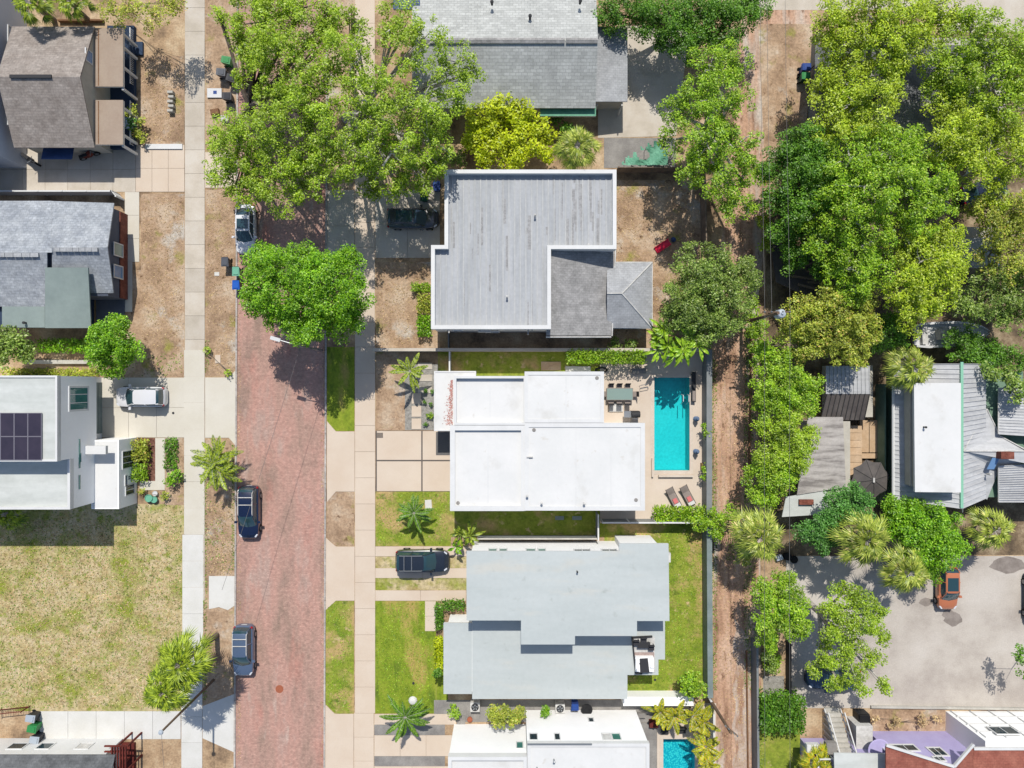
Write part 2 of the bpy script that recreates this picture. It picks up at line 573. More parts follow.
def ground_sheet():
    xs = sorted({-2600, 3600} | {v for p in POOLS for v in (p[0], p[2])})
    ys = sorted({-2600, 3400} | {v for p in POOLS for v in (p[1], p[3])})
    mb = MB()
    for a, b in zip(xs, xs[1:]):
        for c, d in zip(ys, ys[1:]):
            if any(p[0] <= a and b <= p[2] and p[1] <= c and d <= p[3] for p in POOLS):
                continue
            mb.add([G(a, d), G(b, d), G(b, c), G(a, c)], [(0, 1, 2, 3)])
    o = mb.build('ground', 'ground_dirt')
    o["kind"] = "structure"


ground_sheet()


def slabs(x0, y0, x1, y1, nx, ny, gap=.25):
    out = []
    for i in range(nx):
        for j in range(ny):
            a, b = x0 + (x1 - x0) * i / nx, x0 + (x1 - x0) * (i + 1) / nx
            c, d = y0 + (y1 - y0) * j / ny, y0 + (y1 - y0) * (j + 1) / ny
            out.append(RC(a + gap / 2, c + gap / 2, b - gap / 2, d - gap / 2))
    return out


# street of brick between two kerbs
struct('road', [P((240, -400), (330, -400), (326, 350), (323, 1200), (233, 1200), (237, 400))], 'brick_paving', .006)
for k, (a, b) in enumerate([((239.5, -400), (236.5, 400)), ((236.5, 400), (233, 1200)), ((329, -400), (326, 350)), ((326, 350), (323, 1200))]):
    mb = MB()
    A, B = G(*a), G(*b)
    n = int((B - A).length / 1.5)
    for i in range(n):
        p, q = A.lerp(B, (i + .01) / n), A.lerp(B, (i + .99) / n)
        mb.obox((p + q) / 2 + Vector((0, 0, .03)), (q - p) / 2, (.075, 0, 0), (0, 0, .09))
    mb.build('kerb', 'kerb_stone')["kind"] = "structure"
# yards and verges
struct('lawn', [P((0, 504), (184, 504), (184, 711), (0, 711)), P((-900, 504), (0, 504), (0, 711), (-900, 711))], 'dry_lawn', .012)
struct('lawn', [RC(141, 194, 184.5, 352), RC(127, 270, 141, 352), RC(140, 56, 184, 145), RC(108, 352, 184, 384)], 'brown_lawn', .012)
struct('verge', [RC(205.5, -300, 236.5, 150), RC(205.5, 190, 236.5, 376), RC(326, -300, 355, 190), RC(205, 440, 236, 576), RC(203, 608, 235, 698)], 'brown_lawn', .012)
struct('verge', [P((327, 347), (354.5, 347), (354.5, 431), (336, 431), (327, 422)), ], 'lush_lawn', .012)
struct('verge', [P((336, 492), (354, 492), (354, 546), (336, 546), (326.5, 537), (326.5, 501))], 'brown_lawn', .012)
struct('verge', [P((335, 601), (354, 601), (354, 713.5), (335, 713.5), (324.5, 703), (324.5, 611))], 'green_lawn', .012)
struct('lawn', [RC(375.5, 491.5, 451, 546)], 'green_lawn', .012)
struct('lawn', [RC(375, 601, 436, 713.5), RC(436.2, 640, 448, 713)], 'lush_lawn', .012)
struct('lawn', [RC(375.5, 556.5, 472, 568), RC(375.5, 578, 472, 590)], 'dry_lawn', .012)
struct('lawn', [RC(376, 262, 440, 348), RC(376, 352, 405, 430)], 'brown_lawn', .012)
struct('lawn', [RC(610, 180, 702, 348)], 'brown_lawn', .012)
struct('lawn', [RC(438, 352, 602, 376), RC(451.2, 500, 604, 537), RC(604.2, 524, 706, 694)], 'green_lawn', .012)
struct('flower_bed', [RC(146, 438, 156, 482), RC(136, 438, 146, 482)], 'mulch', .02)
struct('flower_bed', [RC(165, 436, 184, 505)], 'brown_lawn', .018)
struct('alley', [P((764, -300), (818, -300), (808, 110), (775, 160), (758, 300), (762, 768), (762, 1300), (714, 1300), (714, 300), (730, 170))], 'alley_dirt', .01)
struct('alley', [P((758, 24), (813, 24), (806, 128), (786, 150), (764, 150))], 'brown_lawn', .013)
M('alley_pale', [S(196, 170, 150), S(212, 196, 182)], .7, 5, .18, bump=.3, det=10, patch=((S(178, 140, 114), .5, .5, .62, (2, .4, 1)),))
struct('alley_track', [P(*[(734 + 2.4 * math.sin(i * 1.9), 618 + i * 12) for i in range(22)], *[(751 + 1.6 * math.sin(i * 2.3), 882 - i * 12) for i in range(21)])], 'alley_pale', .014)
struct('parking_lot', [P((786, 556), (1800, 556), (1800, 708), (786, 708))], 'lot_paving', .014)
struct('street', [P((740, -60), (1800, -60), (1800, 32), (940, 32), (935, 10), (740, 10))], 'concrete_old', .014)
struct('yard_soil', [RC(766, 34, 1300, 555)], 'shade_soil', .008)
struct('yard_paving', [P((620, 26), (690, 26), (676, 136), (598, 138), (598, 104))], 'concrete_old', .02)
struct('patio', [RC(604, 138, 676, 168)], 'grey_paver', .018)
struct('lawn', [RC(756, 700, 800, 800)], 'green_lawn', .016)
struct('flower_bed', [RC(872, 706, 945, 738)], 'brown_lawn', .016)
# pavements, driveways, paths
struct('sidewalk', slabs(185, -300, 205, 600, 1, 38), 'concrete_old', .05)
struct('sidewalk', slabs(184.2, 350, 204.6, 534.3, 1, 7), 'concrete_new', .054)
struct('sidewalk', slabs(182.5, 534.5, 203.5, 640, 1, 4), 'concrete_white', .054)
struct('sidewalk', slabs(181.5, 640, 202.5, 1100, 1, 18), 'concrete_white', .05)
struct('sidewalk', slabs(355, -300, 375, 347, 1, 26) + slabs(355, 347, 375.3, 713, 1, 14) + slabs(354, 713, 374, 1000, 1, 12), 'concrete_cream', .05)
struct('driveway', slabs(136, 145, 184.7, 192, 3, 2) + slabs(205.3, 152, 236, 188, 2, 1), 'concrete_cream', .046)
struct('path', slabs(125, 192, 139.5, 262, 1, 3) + slabs(125, 262, 132.5, 312, 1, 2), 'concrete_new', .046)
struct('driveway', slabs(101, 377.5, 184.5, 437.5, 3, 2) + [P((205.3, 377.5), (229, 377.5), (236, 370), (236, 446), (229, 437.7), (205.3, 437.7))], 'concrete_new', .046)
struct('path', [P((155.5, 438), (165, 438), (165, 490), (140, 490), (140, 481), (155.5, 481))], 'concrete_new', .046)
struct('path', slabs(40, 711, 181, 739, 5, 1), 'concrete_white', .046)
struct('path', [P((202.8, 706), (234, 694), (234, 752), (202.8, 738))], 'concrete_white', .04)
struct('path', [P((209, 576), (235.5, 576), (235.5, 605), (228, 610), (219, 607), (209, 609))], 'concrete_white', .03)
struct('driveway', slabs(327, 190, 354.7, 262, 1, 2) + slabs(375.3, 190, 440, 258, 2, 2), 'concrete_old', .046)
struct('driveway', [P((327, 421), (336, 431.5), (354.7, 431.5), (354.7, 491.5), (336, 491.5), (327, 502))] +
       [RC(377, 431, 421.3, 459.8), RC(422.7, 431, 457, 459.8), RC(377, 461.3, 421.3, 491), RC(422.7, 461.3, 457, 491)], 'concrete_cream', .046)
struct('driveway_joint', [RC(375.6, 430.6, 457, 491.4)], 'dark_joint', .03)
struct('driveway', [P((324.6, 536.5), (336, 546.5), (354.7, 546.5), (354.7, 600.5), (336, 600.5), (324.6, 611))] + slabs(375.3, 546.3, 472, 556.3, 2, 1) +
       slabs(375.3, 568, 470, 578, 2, 1) + slabs(375.3, 590.2, 466, 600.7, 2, 1), 'concrete_cream', .044)
struct('path', slabs(425, 601, 436, 631, 1, 2), 'concrete_cream', .047)
struct('driveway', [P((323.6, 703), (335, 713.8), (353.7, 713.8), (353.7, 800), (323.6, 800))] + slabs(374.3, 713.8, 456, 724.5, 2, 1) + slabs(374.3, 735, 452, 756, 3, 1) + slabs(374.3, 766, 450, 830, 2, 2), 'concrete_cream', .044)
struct('driveway_band', [RC(374.3, 724.6, 445, 734.9), RC(374.3, 756.1, 445, 765.9)], 'grey_paver', .042)
struct('gravel_bed', [RC(405, 364, 438, 430), RC(763, 676, 784, 700)], 'gravel', .02)
struct('driveway', slabs(0, 147, 135.8, 192, 6, 2), 'concrete_old', .03)
struct('side_paving', [RC(434, 700, 620, 722), RC(620.2, 722.2, 657, 800), RC(620.2, 700, 657, 722)], 'grey_paver', .016)
px0, py0, px1, py1 = POOLS[0]
struct('pool_deck', [RC(600, 350, 704, py0), RC(600, py1, 704, 523), RC(600, py0, px0, py1), RC(px1, py0, 704, py1)], 'pool_deck', .06)
qx0, qy0, qx1, qy1 = POOLS[1]
struct('pool_deck', [RC(657, 703, 716, qy0), RC(657, qy0, qx0, qy1), RC(qx1, qy0, 716, qy1)], 'pool_deck', .06)
M('oil_stain', [S(140, 130, 122), S(164, 154, 146)], 1.5, 8, .1)
for cx, cy, rx, ry in ((953, 619, 9, 7), (948, 614, 6, 5), (1008, 565, 18, 8), (926, 602, 7, 4)):
    p = [(cx + rx * math.cos(k * .42) * (1 + .12 * math.sin(k * 2.1)), cy + ry * math.sin(k * .42) * (1 + .12 * math.cos(k * 1.7))) for k in range(15)]
    o = MB().prism(P(*p), .01, .018 + .004 * (cx % 4)).build('lot_stain', 'oil_stain')
    o["kind"] = "structure"


# ------------------------------------------------------------------ buildings
def U(v):
    return Vector(v).normalized()


def wall_prism(poly_px, h_px, z0, z1, ins=0.0):
    p = P(*poly_px, h=h_px)
    if ins:
        p = inset(p, ins)
    return MB().prism(p, z0, z1)


def window(parent, a, b, z0, z1, glass='window_glass', bars=1, fw=.08, frame='white_paint', name='window'):
    """Window on a wall running from ground point a to b; seen from outside, the wall's outward side is to the right of a->b."""
    a, b = Vector((a[0], a[1], 0)), Vector((b[0], b[1], 0))
    t = (b - a).normalized()
    n = Vector((t.y, -t.x, 0))
    L, H = (b - a).length, z1 - z0
    mid = (a + b) / 2 + Vector((0, 0, (z0 + z1) / 2))
    up = Vector((0, 0, 1))
    mb = MB()
    for s in (-1, 1):
        mb.obox(mid + n * .03 + t * s * (L / 2 - fw / 2), t * fw / 2, n * .05, up * H / 2)
        mb.obox(mid + n * .028 + up * s * (H / 2 - fw / 2), t * (L / 2 - fw), n * .048, up * fw / 2)
    for i in range(bars):
        mb.obox(mid + n * .026 + t * (-L / 2 + L * (i + 1) / (bars + 1)), t * .03, n * .046, up * (H / 2 - fw))
    f = mb.build(name, frame, parent)
    MB().obox(mid + n * .012, t * (L / 2 - fw * .9), n * .02, up * (H / 2 - fw * .9)).build('pane', glass, f)
    return f


def door(parent, a, b, z0, z1, mat='navy_wall', name='door'):
    a, b = Vector((a[0], a[1], 0)), Vector((b[0], b[1], 0))
    t = (b - a).normalized()
    n = Vector((t.y, -t.x, 0))
    L, H = (b - a).length, z1 - z0
    mid = (a + b) / 2 + Vector((0, 0, (z0 + z1) / 2))
    d = MB().obox(mid + n * .03, t * L / 2, n * .04, Vector((0, 0, H / 2))).build(name, mat, parent)
    MB().obox(mid + n * .1 + t * (L / 2 - .1), t * .02, n * .05, (0, 0, .08)).build('handle', 'steel', d)
    return d


def flat_roof(parent, poly, h, mat, par=None, w=.28, depth=.3, fascia='white_paint', over=.0, name='roof'):
    """Flat roof whose top edge has photo outline poly at height h."""
    o = P(*poly, h=h)
    if par:
        r = MB().prism(inset(o, w - .01), h - depth - .25, h - depth).build(name, mat, parent)
        MB().ring(o, w, h - depth - .35, h).build('parapet', par, r)
    else:
        mb = MB().prism(o, h - .04, h)
        r = mb.build(name, mat, parent)
        MB().ring(inset(o, .015), .1, h - .28, h - .042).build('fascia', fascia, r)
    return r


def vents(parent, pts, h, mat='dirty_white', r=.09, name='vent_pipe'):
    for x, y in pts:
        c = G(x, y, h)
        MB().lathe((c.x, c.y, h - .1), [(r, 0), (r, .38), (r * 1.5, .4), (r * 1.5, .5), (r * .3, .55)]).build(name, mat, parent)


def base(px, py):
    return G(px, py, 0)


def g2(px, py):
    v = G(px, py, 0)
    return (v.x, v.y)


# --- white flat-roofed house in the middle
H = T('house', 'white flat roofed modern house beside the long turquoise swimming pool', 'house', base(548, 440))
main = [(450, 423), (527, 423), (527, 422), (645, 422), (645, 511), (450, 511)]
wl = MB()
wl.prism(inset(P((450.5, 424), (644.5, 424), (644.5, 510.5), (450.5, 510.5), h=4.6), .12), 0, 4.0)
wl.prism(inset(P((455.5, 377), (604, 377), (604, 424), (455.5, 424), h=4.6), .12), 0.001, 3.95)
wl.prism(inset(P((434.5, 371.5), (470, 371.5), (470, 424), (434.5, 424), h=3.2), .15), 0.002, 2.9)
wl.build('wall', 'white_wall', H)
flat_roof(H, [(450, 425.4), (526, 425.4), (526, 511), (450, 511)], 4.6, 'white_roof', 'white_paint', w=.42, depth=.28)
flat_roof(H, [(524.6, 423), (645, 423), (645, 510.6), (524.6, 510.6)], 4.7, 'white_roof', 'white_paint', w=.36, depth=.07)
flat_roof(H, [(454, 376), (526, 376), (526, 425), (454, 425)], 4.6, 'white_roof', 'white_paint', w=.2, depth=.4)
flat_roof(H, [(524.6, 371.5), (604, 371.5), (604, 422.7), (524.6, 422.7)], 4.72, 'white_roof', 'white_paint', w=.3, depth=.05)
r = flat_roof(H, [(434, 371), (476, 371), (476, 377), (456, 377), (456, 431), (434, 431)], 3.2, 'white_roof', 'white_paint', w=.12, depth=.04, name='porch_roof')
mb = MB()
for i in range(420):
    t = rnd.random()
    y = 380 + 45 * rnd.random()
    x = 452.5 - 11 * (abs(rnd.gauss(0, .5))) * (y - 372) / 55
    if x < 436:
        continue
    c = G(x, y, 3.2)
    a = rnd.random() * 4.7
    s = rnd.uniform(.03, .075)
    mb.add([c + Vector((math.cos(a + k) * s, math.sin(a + k) * s, -.025 + .012 * rnd.random())) for k in (0, 2.1, 4.2)], [(0, 1, 2)])
M('petal', S(206, 150, 140), fine=.2, island=.3)
mb.build('fallen_petals', 'petal', r)["kind"] = "stuff"
MB().box(*G(526.6, 456.5, 4.65), G(532.8, 459.6, 4.65).x, G(532.8, 459.6).y * .9, 4.82).build('roof_hatch', 'dirty_white', H)
vents(H, [(541.5, 502.5), (527, 495.5), (584, 503)], 4.7, r=.07)
window(H, g2(476, 499.5), g2(500, 499.5), 1, 2.4)
window(H, g2(540, 499.5), g2(570, 499.5), .9, 2.5, bars=2)
window(H, g2(632.5, 490), g2(632.5, 440), .2, 2.6, bars=4)
door(H, g2(590, 415), g2(590, 405), .1, 2.3, 'window_glass')
window(H, g2(597.6, 414), g2(597.6, 390), .15, 2.5, bars=2)
MB().box(*G(436, 432, .05), G(450, 455).x, G(450, 455).y, .08).build('doormat', 'doormat_fibre', H)
o = MB().box(*G(609, 403), G(622.5, 411.5).x, G(622.5, 411.5).y, .2).build('step', 'dirty_white', H)

mb = MB()
for a, b in (((576, 427), (576, 508)), ((611, 427), (611, 508)), ((488, 429), (488, 508)), ((490, 381), (490, 421)), ((566, 376), (566, 419))):
    p, q = G(*a, 4.38 if a[0] < 500 else 4.64), G(*b, 4.38 if a[0] < 500 else 4.64)
    if a[1] < 400 and a[0] < 500:
        p.z = q.z = 4.205
    if a[0] == 566:
        p.z = q.z = 4.675
    if a[0] == 488:
        p.z = q.z = 4.325
    MB().box(p.x - .05, q.y, p.z - .02, p.x + .05, p.y, p.z + .008).build('roof_seam', 'white_paint', H)
mb = MB()
for x, y, z in ((636, 500, 4.64), (534, 430, 4.64), (458, 503, 4.33), (597, 378, 4.675)):
    p = G(x, y, z)
    MB().lathe((p.x, p.y, p.z - .02), [(.16, 0), (.16, .035), (.05, .04)], n=12).build('roof_drain', 'grey_paver', H)

# --- grey ribbed-roof house with the shingled rear
H = T('house', 'house with grey ribbed roof, white parapet and shingled rear hip', 'house', base(520, 250))
ob = [(444.5, 169.5), (616.5, 169.5), (616.5, 249), (551, 249), (551, 329), (431, 329), (431, 245), (444.5, 245)]
wl = MB()
wl.prism(inset(P(*ob, h=5.2), .1), 0, 4.5)
wl.prism(inset(P((550, 247), (614, 247), (614, 335), (550, 335), h=4.2), .35), .001, 3.2)
wl.prism(inset(P((610, 263), (652, 263), (652, 328), (610, 328), h=3.0), .35), .002, 2.5)
wl.build('wall', 'white_paint', H)
o = P(*ob, h=5.2)
rf = MB().prism(inset(o, .31), 4.3, 4.62).build('roof', 'ribbed_grey_roof', H)
MB().ring(o, .32, 4.25, 5.2).build('parapet', 'white_paint', rf)
mb = MB()
x = 440.5
while x < 612:
    ya = 172 if x > 448 else 249
    yb = 326 if x < 549 else 247
    if not (548.5 < x < 553):
        a, b = G(x, ya, 4.65), G(x, yb, 4.65)
        mb.box(a.x - .04, b.y, 4.62, a.x + .04, a.y, 4.68)
    x += 5.85 if rnd.random() < .5 else 5.55
M('rib_paint', [S(190, 192, 192), S(208, 209, 208)], 1.2, 4, .1, stretch=(1, .3, 1))
mb.build('rib', 'rib_paint', rf)
M('tar_patch', [S(158, 158, 158), S(182, 182, 182)], 1.5, 6, .15, rough=.8)
mb = MB()
for _ in range(40):
    x = 446 + 162 * rnd.random()
    y = 180 + 140 * rnd.random() if x < 545 else 180 + 60 * rnd.random()
    a = G(x, y, 4.62)
    w, l = rnd.uniform(.03, .14), rnd.uniform(.2, 1.6)
    z = 4.623 + .00004 * _
    mb.add([(a.x - w, a.y - l, z), (a.x + w, a.y - l, z), (a.x + w, a.y + l, z), (a.x - w, a.y + l, z)], [(0, 1, 2, 3)])
mb.build('tar_patch', 'tar_patch', rf)['kind'] = 'stuff'
# shingled rear roof
sh = MB().slab([G(551.6, 249.6, 4.55), G(614.5, 249.6, 3.3), G(611, 335.5, 3.3), G(546, 335.5, 4.3)], .12).build('rear_roof', 'shingle_grey', H)
mb = MB()
mb.tube([G(546, 337, 4.15), G(611, 337, 3.2)], .07)
mb.tube([G(615.5, 250, 3.2), G(612, 336, 3.2)], .07)
mb.build('gutter', 'dirty_white', sh)
hp = MB()
ap, rg = G(622, 293.5, 4.3), G(607, 293.5, 4.3)
e = [G(607, 262.5, 3.1), G(652, 262.5, 3.0), G(652, 328, 3.0), G(607, 328, 3.1)]
hp.add(e + [ap, rg], [(0, 5, 4, 1), (1, 4, 2), (2, 4, 5, 3)])
hp = hp.build('hip_roof', 'shingle_light', H)
mb = MB()
for a, b in ((e[1], ap), (e[2], ap), (ap, rg)):
    MB().tube([a, b], .07).build('ridge_cap', 'dirty_white', hp)
mb = MB()
mb.ring(P((606, 261.6), (652.8, 261.6), (652.8, 328.6), (606, 328.6), h=3.0), .12, 2.82, 2.97)
mb.build('gutter', 'dirty_white', hp)
vents(H, [(535, 216), (588, 245.5), (507, 297)], 4.72, 'dirty_white', r=.06)
mb = MB()
a, b = G(441, 326.2, 5.21), G(466, 326.2, 5.21)
window(H, g2(486, 333), g2(500, 333), 1.0, 2.2)
window(H, g2(456, 333), g2(466, 333), 3.2, 3.9)
MB().box(*G(478, 329.5, 2.5), G(492, 333.6).x, G(490, 334.6).y, 3.0).build('wall_unit', 'dirty_white', H)
MB().tube([G(449, 327, 5), G(449, 332.4, 5), G(449, 333, .1)], .05).build('downpipe', 'dirty_white', H)

# --- light grey house below it
H = T('house', 'light grey flat roofed house with stepped upper roof and rear lounge terrace', 'house', base(560, 620))
up = [(466.5, 551.2), (619, 551.2), (619, 543.4), (668.5, 543.4), (669.5, 621), (637, 621), (637, 636), (575, 636), (575, 644.5), (521, 644.5), (521, 620.5), (466.5, 620.5)]
up = [(466.5, 551.2), (619, 551.2), (619, 543.6), (668.5, 543.6), (669.5, 621), (637, 621), (637, 636), (575, 636), (575, 644.5), (521, 644.5), (521, 620.5), (466.5, 620.5)]
HU, HL = 5.3, 2.85
wl = MB()
wl.prism(inset(P((467, 551.5), (660, 551.5), (660, 621), (637, 621), (637, 636), (575, 636), (575, 644.5), (521, 644.5), (521, 620.5), (467, 620.5), h=HU), .3), 0, HU - .1)
wl.prism(inset(P((619, 544), (667, 544), (667, 618), (619, 618), h=HU), .4), .003, HU - .3)
wl.prism(inset(P((443.5, 621), (627.5, 621), (627.5, 696), (443.5, 696), h=HL), .35), .001, HL - .1)
wl.build('wall', 'white_wall', H)
flat_roof(H, up, HU, 'grey_membrane')
flat_roof(H, [(443.5, 623), (472, 623), (472, 694), (443.5, 694)], HL - .08, 'grey_membrane')
low = [(472.2, 617), (665, 617), (665, 659.5), (658.5, 659.5), (658.5, 675), (627.5, 675), (627.5, 699), (472.2, 699)]
hole = [(632, 637), (654, 637), (655, 673), (635, 672)]
# lower roof with an opening over the terrace
mb = MB()
lo_ = [RC(472.2, 612, 627.4, 699, HL), RC(627.4, 612, 658.4, 675, HL), RC(658.4, 612, 665, 659.5, HL)]
for p in lo_:
    mb.prism(p, HL - .14, HL)
rf = mb.build('lower_roof', 'grey_membrane', H)
mb = MB()
for a, b in (((472.4, 697.6), (627, 698.8)), ((628, 673.8), (658, 674.8))):
    q = RC(*a, *b, h=HL)
    mb.prism(q, HL - .34, HL - .145)
mb.build('fascia', 'white_paint', rf)
MB().prism(P((632, 637), (654.5, 637), (655, 672), (635.5, 672.5), h=HL), HL - .01, HL + .06).build('terrace', 'dirty_white', H)
mb = MB()
for a, b in (((632, 637), (635.5, 672.5)), ((635.5, 672.8), (642, 672.8)), ((632, 637), (652, 636))):
    A, B = G(*a, HL), G(*b, HL)
    d = B - A
    mb.obox((A + B) / 2 + Vector((0, 0, .08)), d / 2, Vector((-d.y, d.x, 0)).normalized() * .06, (0, 0, .1))
mb.build('terrace_edge', 'charcoal', H)
M('terrace_mat', [S(170, 150, 144), S(186, 166, 158)], 2, 8, .12)
a, b = G(634, 652, HL), G(654, 657.5, HL)
MB().box(a.x, b.y, HL + .061, b.x, a.y, HL + .075).build('rug', 'terrace_mat', H)
mb = MB()
for a, b in (((664.2, 621), (664.2, 659)), ((657.6, 659), (657.6, 674))):
    pass
for x, y in ((664, 658), (657.6, 673.6), (664, 623)):
    c = G(x, y, HL)
    MB().box(c.x - .08, c.y - .08, .05, c.x + .08, c.y + .08, HL - .15).build('post', 'white_paint', H)
yw = 537.2
for a, b in ((491, 499), (500.5, 508), (524, 533), (534.5, 542)):
    A, B = G(512 + (a - 512) * 1.07, 0), G(512 + (b - 512) * 1.07, 0)
    yy = inset(P((467, 551.5), (660, 551.5), (660, 621), (467, 621), h=HU), .3)[2][1]
    window(H, (B.x, yy), (A.x, yy), 3.1, 4.6, 'teal_glass', bars=0)
for a, b in ((570, 586), (596, 611)):
    A, B = G(512 + (a - 512) * 1.0, 0), G(512 + (b - 512) * 1.0, 0)
    window(H, (B.x, yy), (A.x, yy), 3.3, 4.3, 'window_glass', bars=1)
MB().obox(G(666, 557, 2.4), (.35, 0, 0), (0, .4, 0), (0, 0, .3)).build('wall_unit', 'dirty_white', H)
mb = MB()
for x in (500, 533.5, 567, 600.5, 634):
    p, q = G(x, 553.5, HU), G(x, 618, HU)
    MB().box(p.x - .03, q.y, HU - .02, p.x + .03, p.y, HU + .012).build('roof_seam', 'grey_membrane', H)
for x in (506, 540, 574, 608):
    p, q = G(x, 664, HL), G(x, 697, HL)
    MB().box(p.x - .03, q.y, HL - .02, p.x + .03, p.y, HL + .012).build('roof_seam', 'grey_membrane', H)
vents(H, [(577, 571), (640, 664)], HU, 'charcoal', r=.05)

# --- white house at the lower edge
H = T('house', 'white two storey house cut by the lower picture edge, small skylights on its north wall', 'house', base(545, 745))
wl = MB()
HB = 6.2
wl.prism(P((448, 760.5), (527, 760.5), (527, 900), (448, 900), h=HB), 0, HB - .3)
wl.prism(P((527.3, 745), (649, 745), (649, 900), (527.3, 900), h=HB), .001, HB - .3)
wl.build('wall', 'white_wall', H)
flat_roof(H, [(448, 757), (527, 757), (527, 900), (448, 900)], HB + .1, 'white_roof', 'white_paint', w=.3, depth=.3)
flat_roof(H, [(527.3, 743.5), (649.5, 743.5), (649.5, 900), (527.3, 900)], HB, 'white_roof', 'white_paint', w=.28, depth=.12)
w = P((527.3, 745), (649, 745), h=HB)
yN = w[0][1]
yN2 = P((448, 760.5), h=HB)[0][1]


def north_window(xa, xb, yn, za, zb, gl='window_glass', bars=0):
    """xa,xb: photo columns at the mid height of the window."""
    k = (1 - (za + zb) / 2 / CAM_H) / PPM
    window(H, ((xb - 512) * k, yn), ((xa - 512) * k, yn), za, zb, gl, bars=bars)


for xa, xb, gl in ((529, 538, 'window_glass'), (554, 560.5, 'window_glass'), (602, 611, 'dirty_white'), (611.5, 621, 'teal_glass')):
    north_window(xa, xb, yN, 4.3, 5.5, gl)
north_window(516, 523.5, yN2, 3.2, 4.4, 'teal_glass')
north_window(588, 594, yN, 1.5, 2.4)
mb = MB().tube([G(527.5, 744.2, HB + .05), G(592, 744.2, HB + .05)], .08)
mb.build('gutter', 'steel', H)
vents(H, [(554, 760), (537, 768)], HB, 'steel', r=.06)

# --- pale shingle house at the top
H = T('house', 'pale shingled gable house at the upper picture edge beside the oak', 'house', base(510, 40))
wl = MB()
wl.prism(inset(P((412, -30), (597, -30), (597, 108), (412, 108), h=3.0), .5), 0, 2.8)
wl.prism(inset(P((590, 32), (628, 32), (628, 102), (590, 102), h=2.7), .4), .001, 2.4)
wl.build('wall', 'cream_wall', H)
rf = MB()
rf.slab([G(412, 40.5, 5.2), G(598, 40.5, 5.2), G(595.5, 108, 3.0), G(412, 108, 3.0)], .12)
rf.slab([G(412, 40.5, 5.2), G(598, 40.5, 5.2), G(595.5, -22, 3.0), G(412, -22, 3.0)], .12)
rf = rf.build('roof', 'shingle_pale', H)
mb = MB()
for a, b in ((412, 468), (469, 565), (566, 598)):
    A, B = G(a, 40.5, 5.22), G(b - .4, 40.5, 5.22)
    mb = MB().obox((A + B) / 2 + Vector((0, .1, .02)), (B - A) / 2, (0, .12, -.05), (0, 0, .05))
    mb.obox((A + B) / 2 + Vector((0, -.12, .02)), (B - A) / 2, (0, .12, .05), (0, 0, .05))
    mb.build('ridge_cap', 'shingle_grey', rf)
MB().slab([G(596, 26, 3.2), G(627.5, 28, 2.7), G(627.5, 101.5, 2.6), G(595, 101.5, 2.9)], .12).build('porch_roof', 'shingle_light', H)
mb = MB()
for x in (597, 622):
    c = G(x, 105, 2.5)
    MB().box(c.x - .06, c.y - .06, 0, c.x + .06, c.y + .06, 2.5).build('post', 'dirty_white', H)
o = flat_roof(H, [(540, 106), (596, 106), (596, 116), (540, 116)], 2.5, 'green_tarp', name='awning')
flat_roof(H, [(393, 0), (420, 0), (420, 9), (393, 9)], 4.0, 'navy_tarp', name='awning')
vents(H, [(492, 4), (580, 3), (530, 18)], 4.6, 'charcoal', r=.1)

# --- brown shingled house, upper left
H = T('house', 'brown shingled gable house with tan porch roofs at the upper left corner', 'house', base(60, 85))
wl = MB()
X0, X1 = G(38, 0).x, G(113, 0).x
yN_, yS_ = G(0, 33, 3.0).y, G(0, 142, 3.0).y
yr = (yN_ + yS_) / 2
wl.add([(X0, yN_, 0), (X1, yN_, 0), (X1, yS_, 0), (X0, yS_, 0), (X0, yN_, 2.9), (X1, yN_, 2.9), (X1, yS_, 2.9), (X0, yS_, 2.9), (X0, yr, 4.9), (X1, yr, 4.9)],
       [(0, 1, 5, 4), (3, 7, 6, 2), (1, 2, 6, 9, 5), (0, 4, 8, 7, 3), (4, 5, 9, 8), (8, 9, 6, 7)])
wl.build('wall', 'cream_wall', H)
rf = MB()
ra, rb = Vector((G(14, 0, 3.1).x, yr, 5.15)), Vector((G(94.5, 0, 3.1).x, yr, 5.15))
rf.slab([ra, rb, G(94.5, 26.5, 3.1), G(12, 26.5, 3.1)], .12)
rf.slab([ra, rb, G(94.5, 147.5, 3.1), G(14, 147.5, 3.1)], .12)
rf = rf.build('roof', 'shingle_brown', H)
c = (ra + rb) / 2
MB().obox(c + Vector((-.6, 0, .06)), (1.75, 0, 0), (0, .14, 0), (0, 0, .05)).build('ridge_vent', 'charcoal', rf)
for y0, y1 in ((28, 86.5), (100, 144.5)):
    r = flat_roof(H, [(92.5, y0), (123, y0), (123, y1), (92.5, y1)], 2.95, 'tan_roof', name='porch_roof')
    a, b = G(98.5, y0 + 1, 2.96), G(98.5, y1 - 1, 2.96)
    MB().box(a.x - .04, b.y, 2.95, a.x + .04, a.y, 2.975).build('roof_seam', 'timber', r)
MB().prism(P((110, 28), (136.5, 28), (136.5, 150), (110, 150)), .01, .45).build('porch', 'navy_wall', H)
for y in (33, 46, 66, 88, 107, 134, 145):
    c = G(123.3, y, 2.9)
    MB().box(c.x - .24, c.y - .09, .45, c.x - .04, c.y + .09, 2.72).build('post', 'white_paint', H)
MB().box(*G(123, 30, 2.6), G(137, 30).x - .1, G(0, 147).y, .5).f.clear()
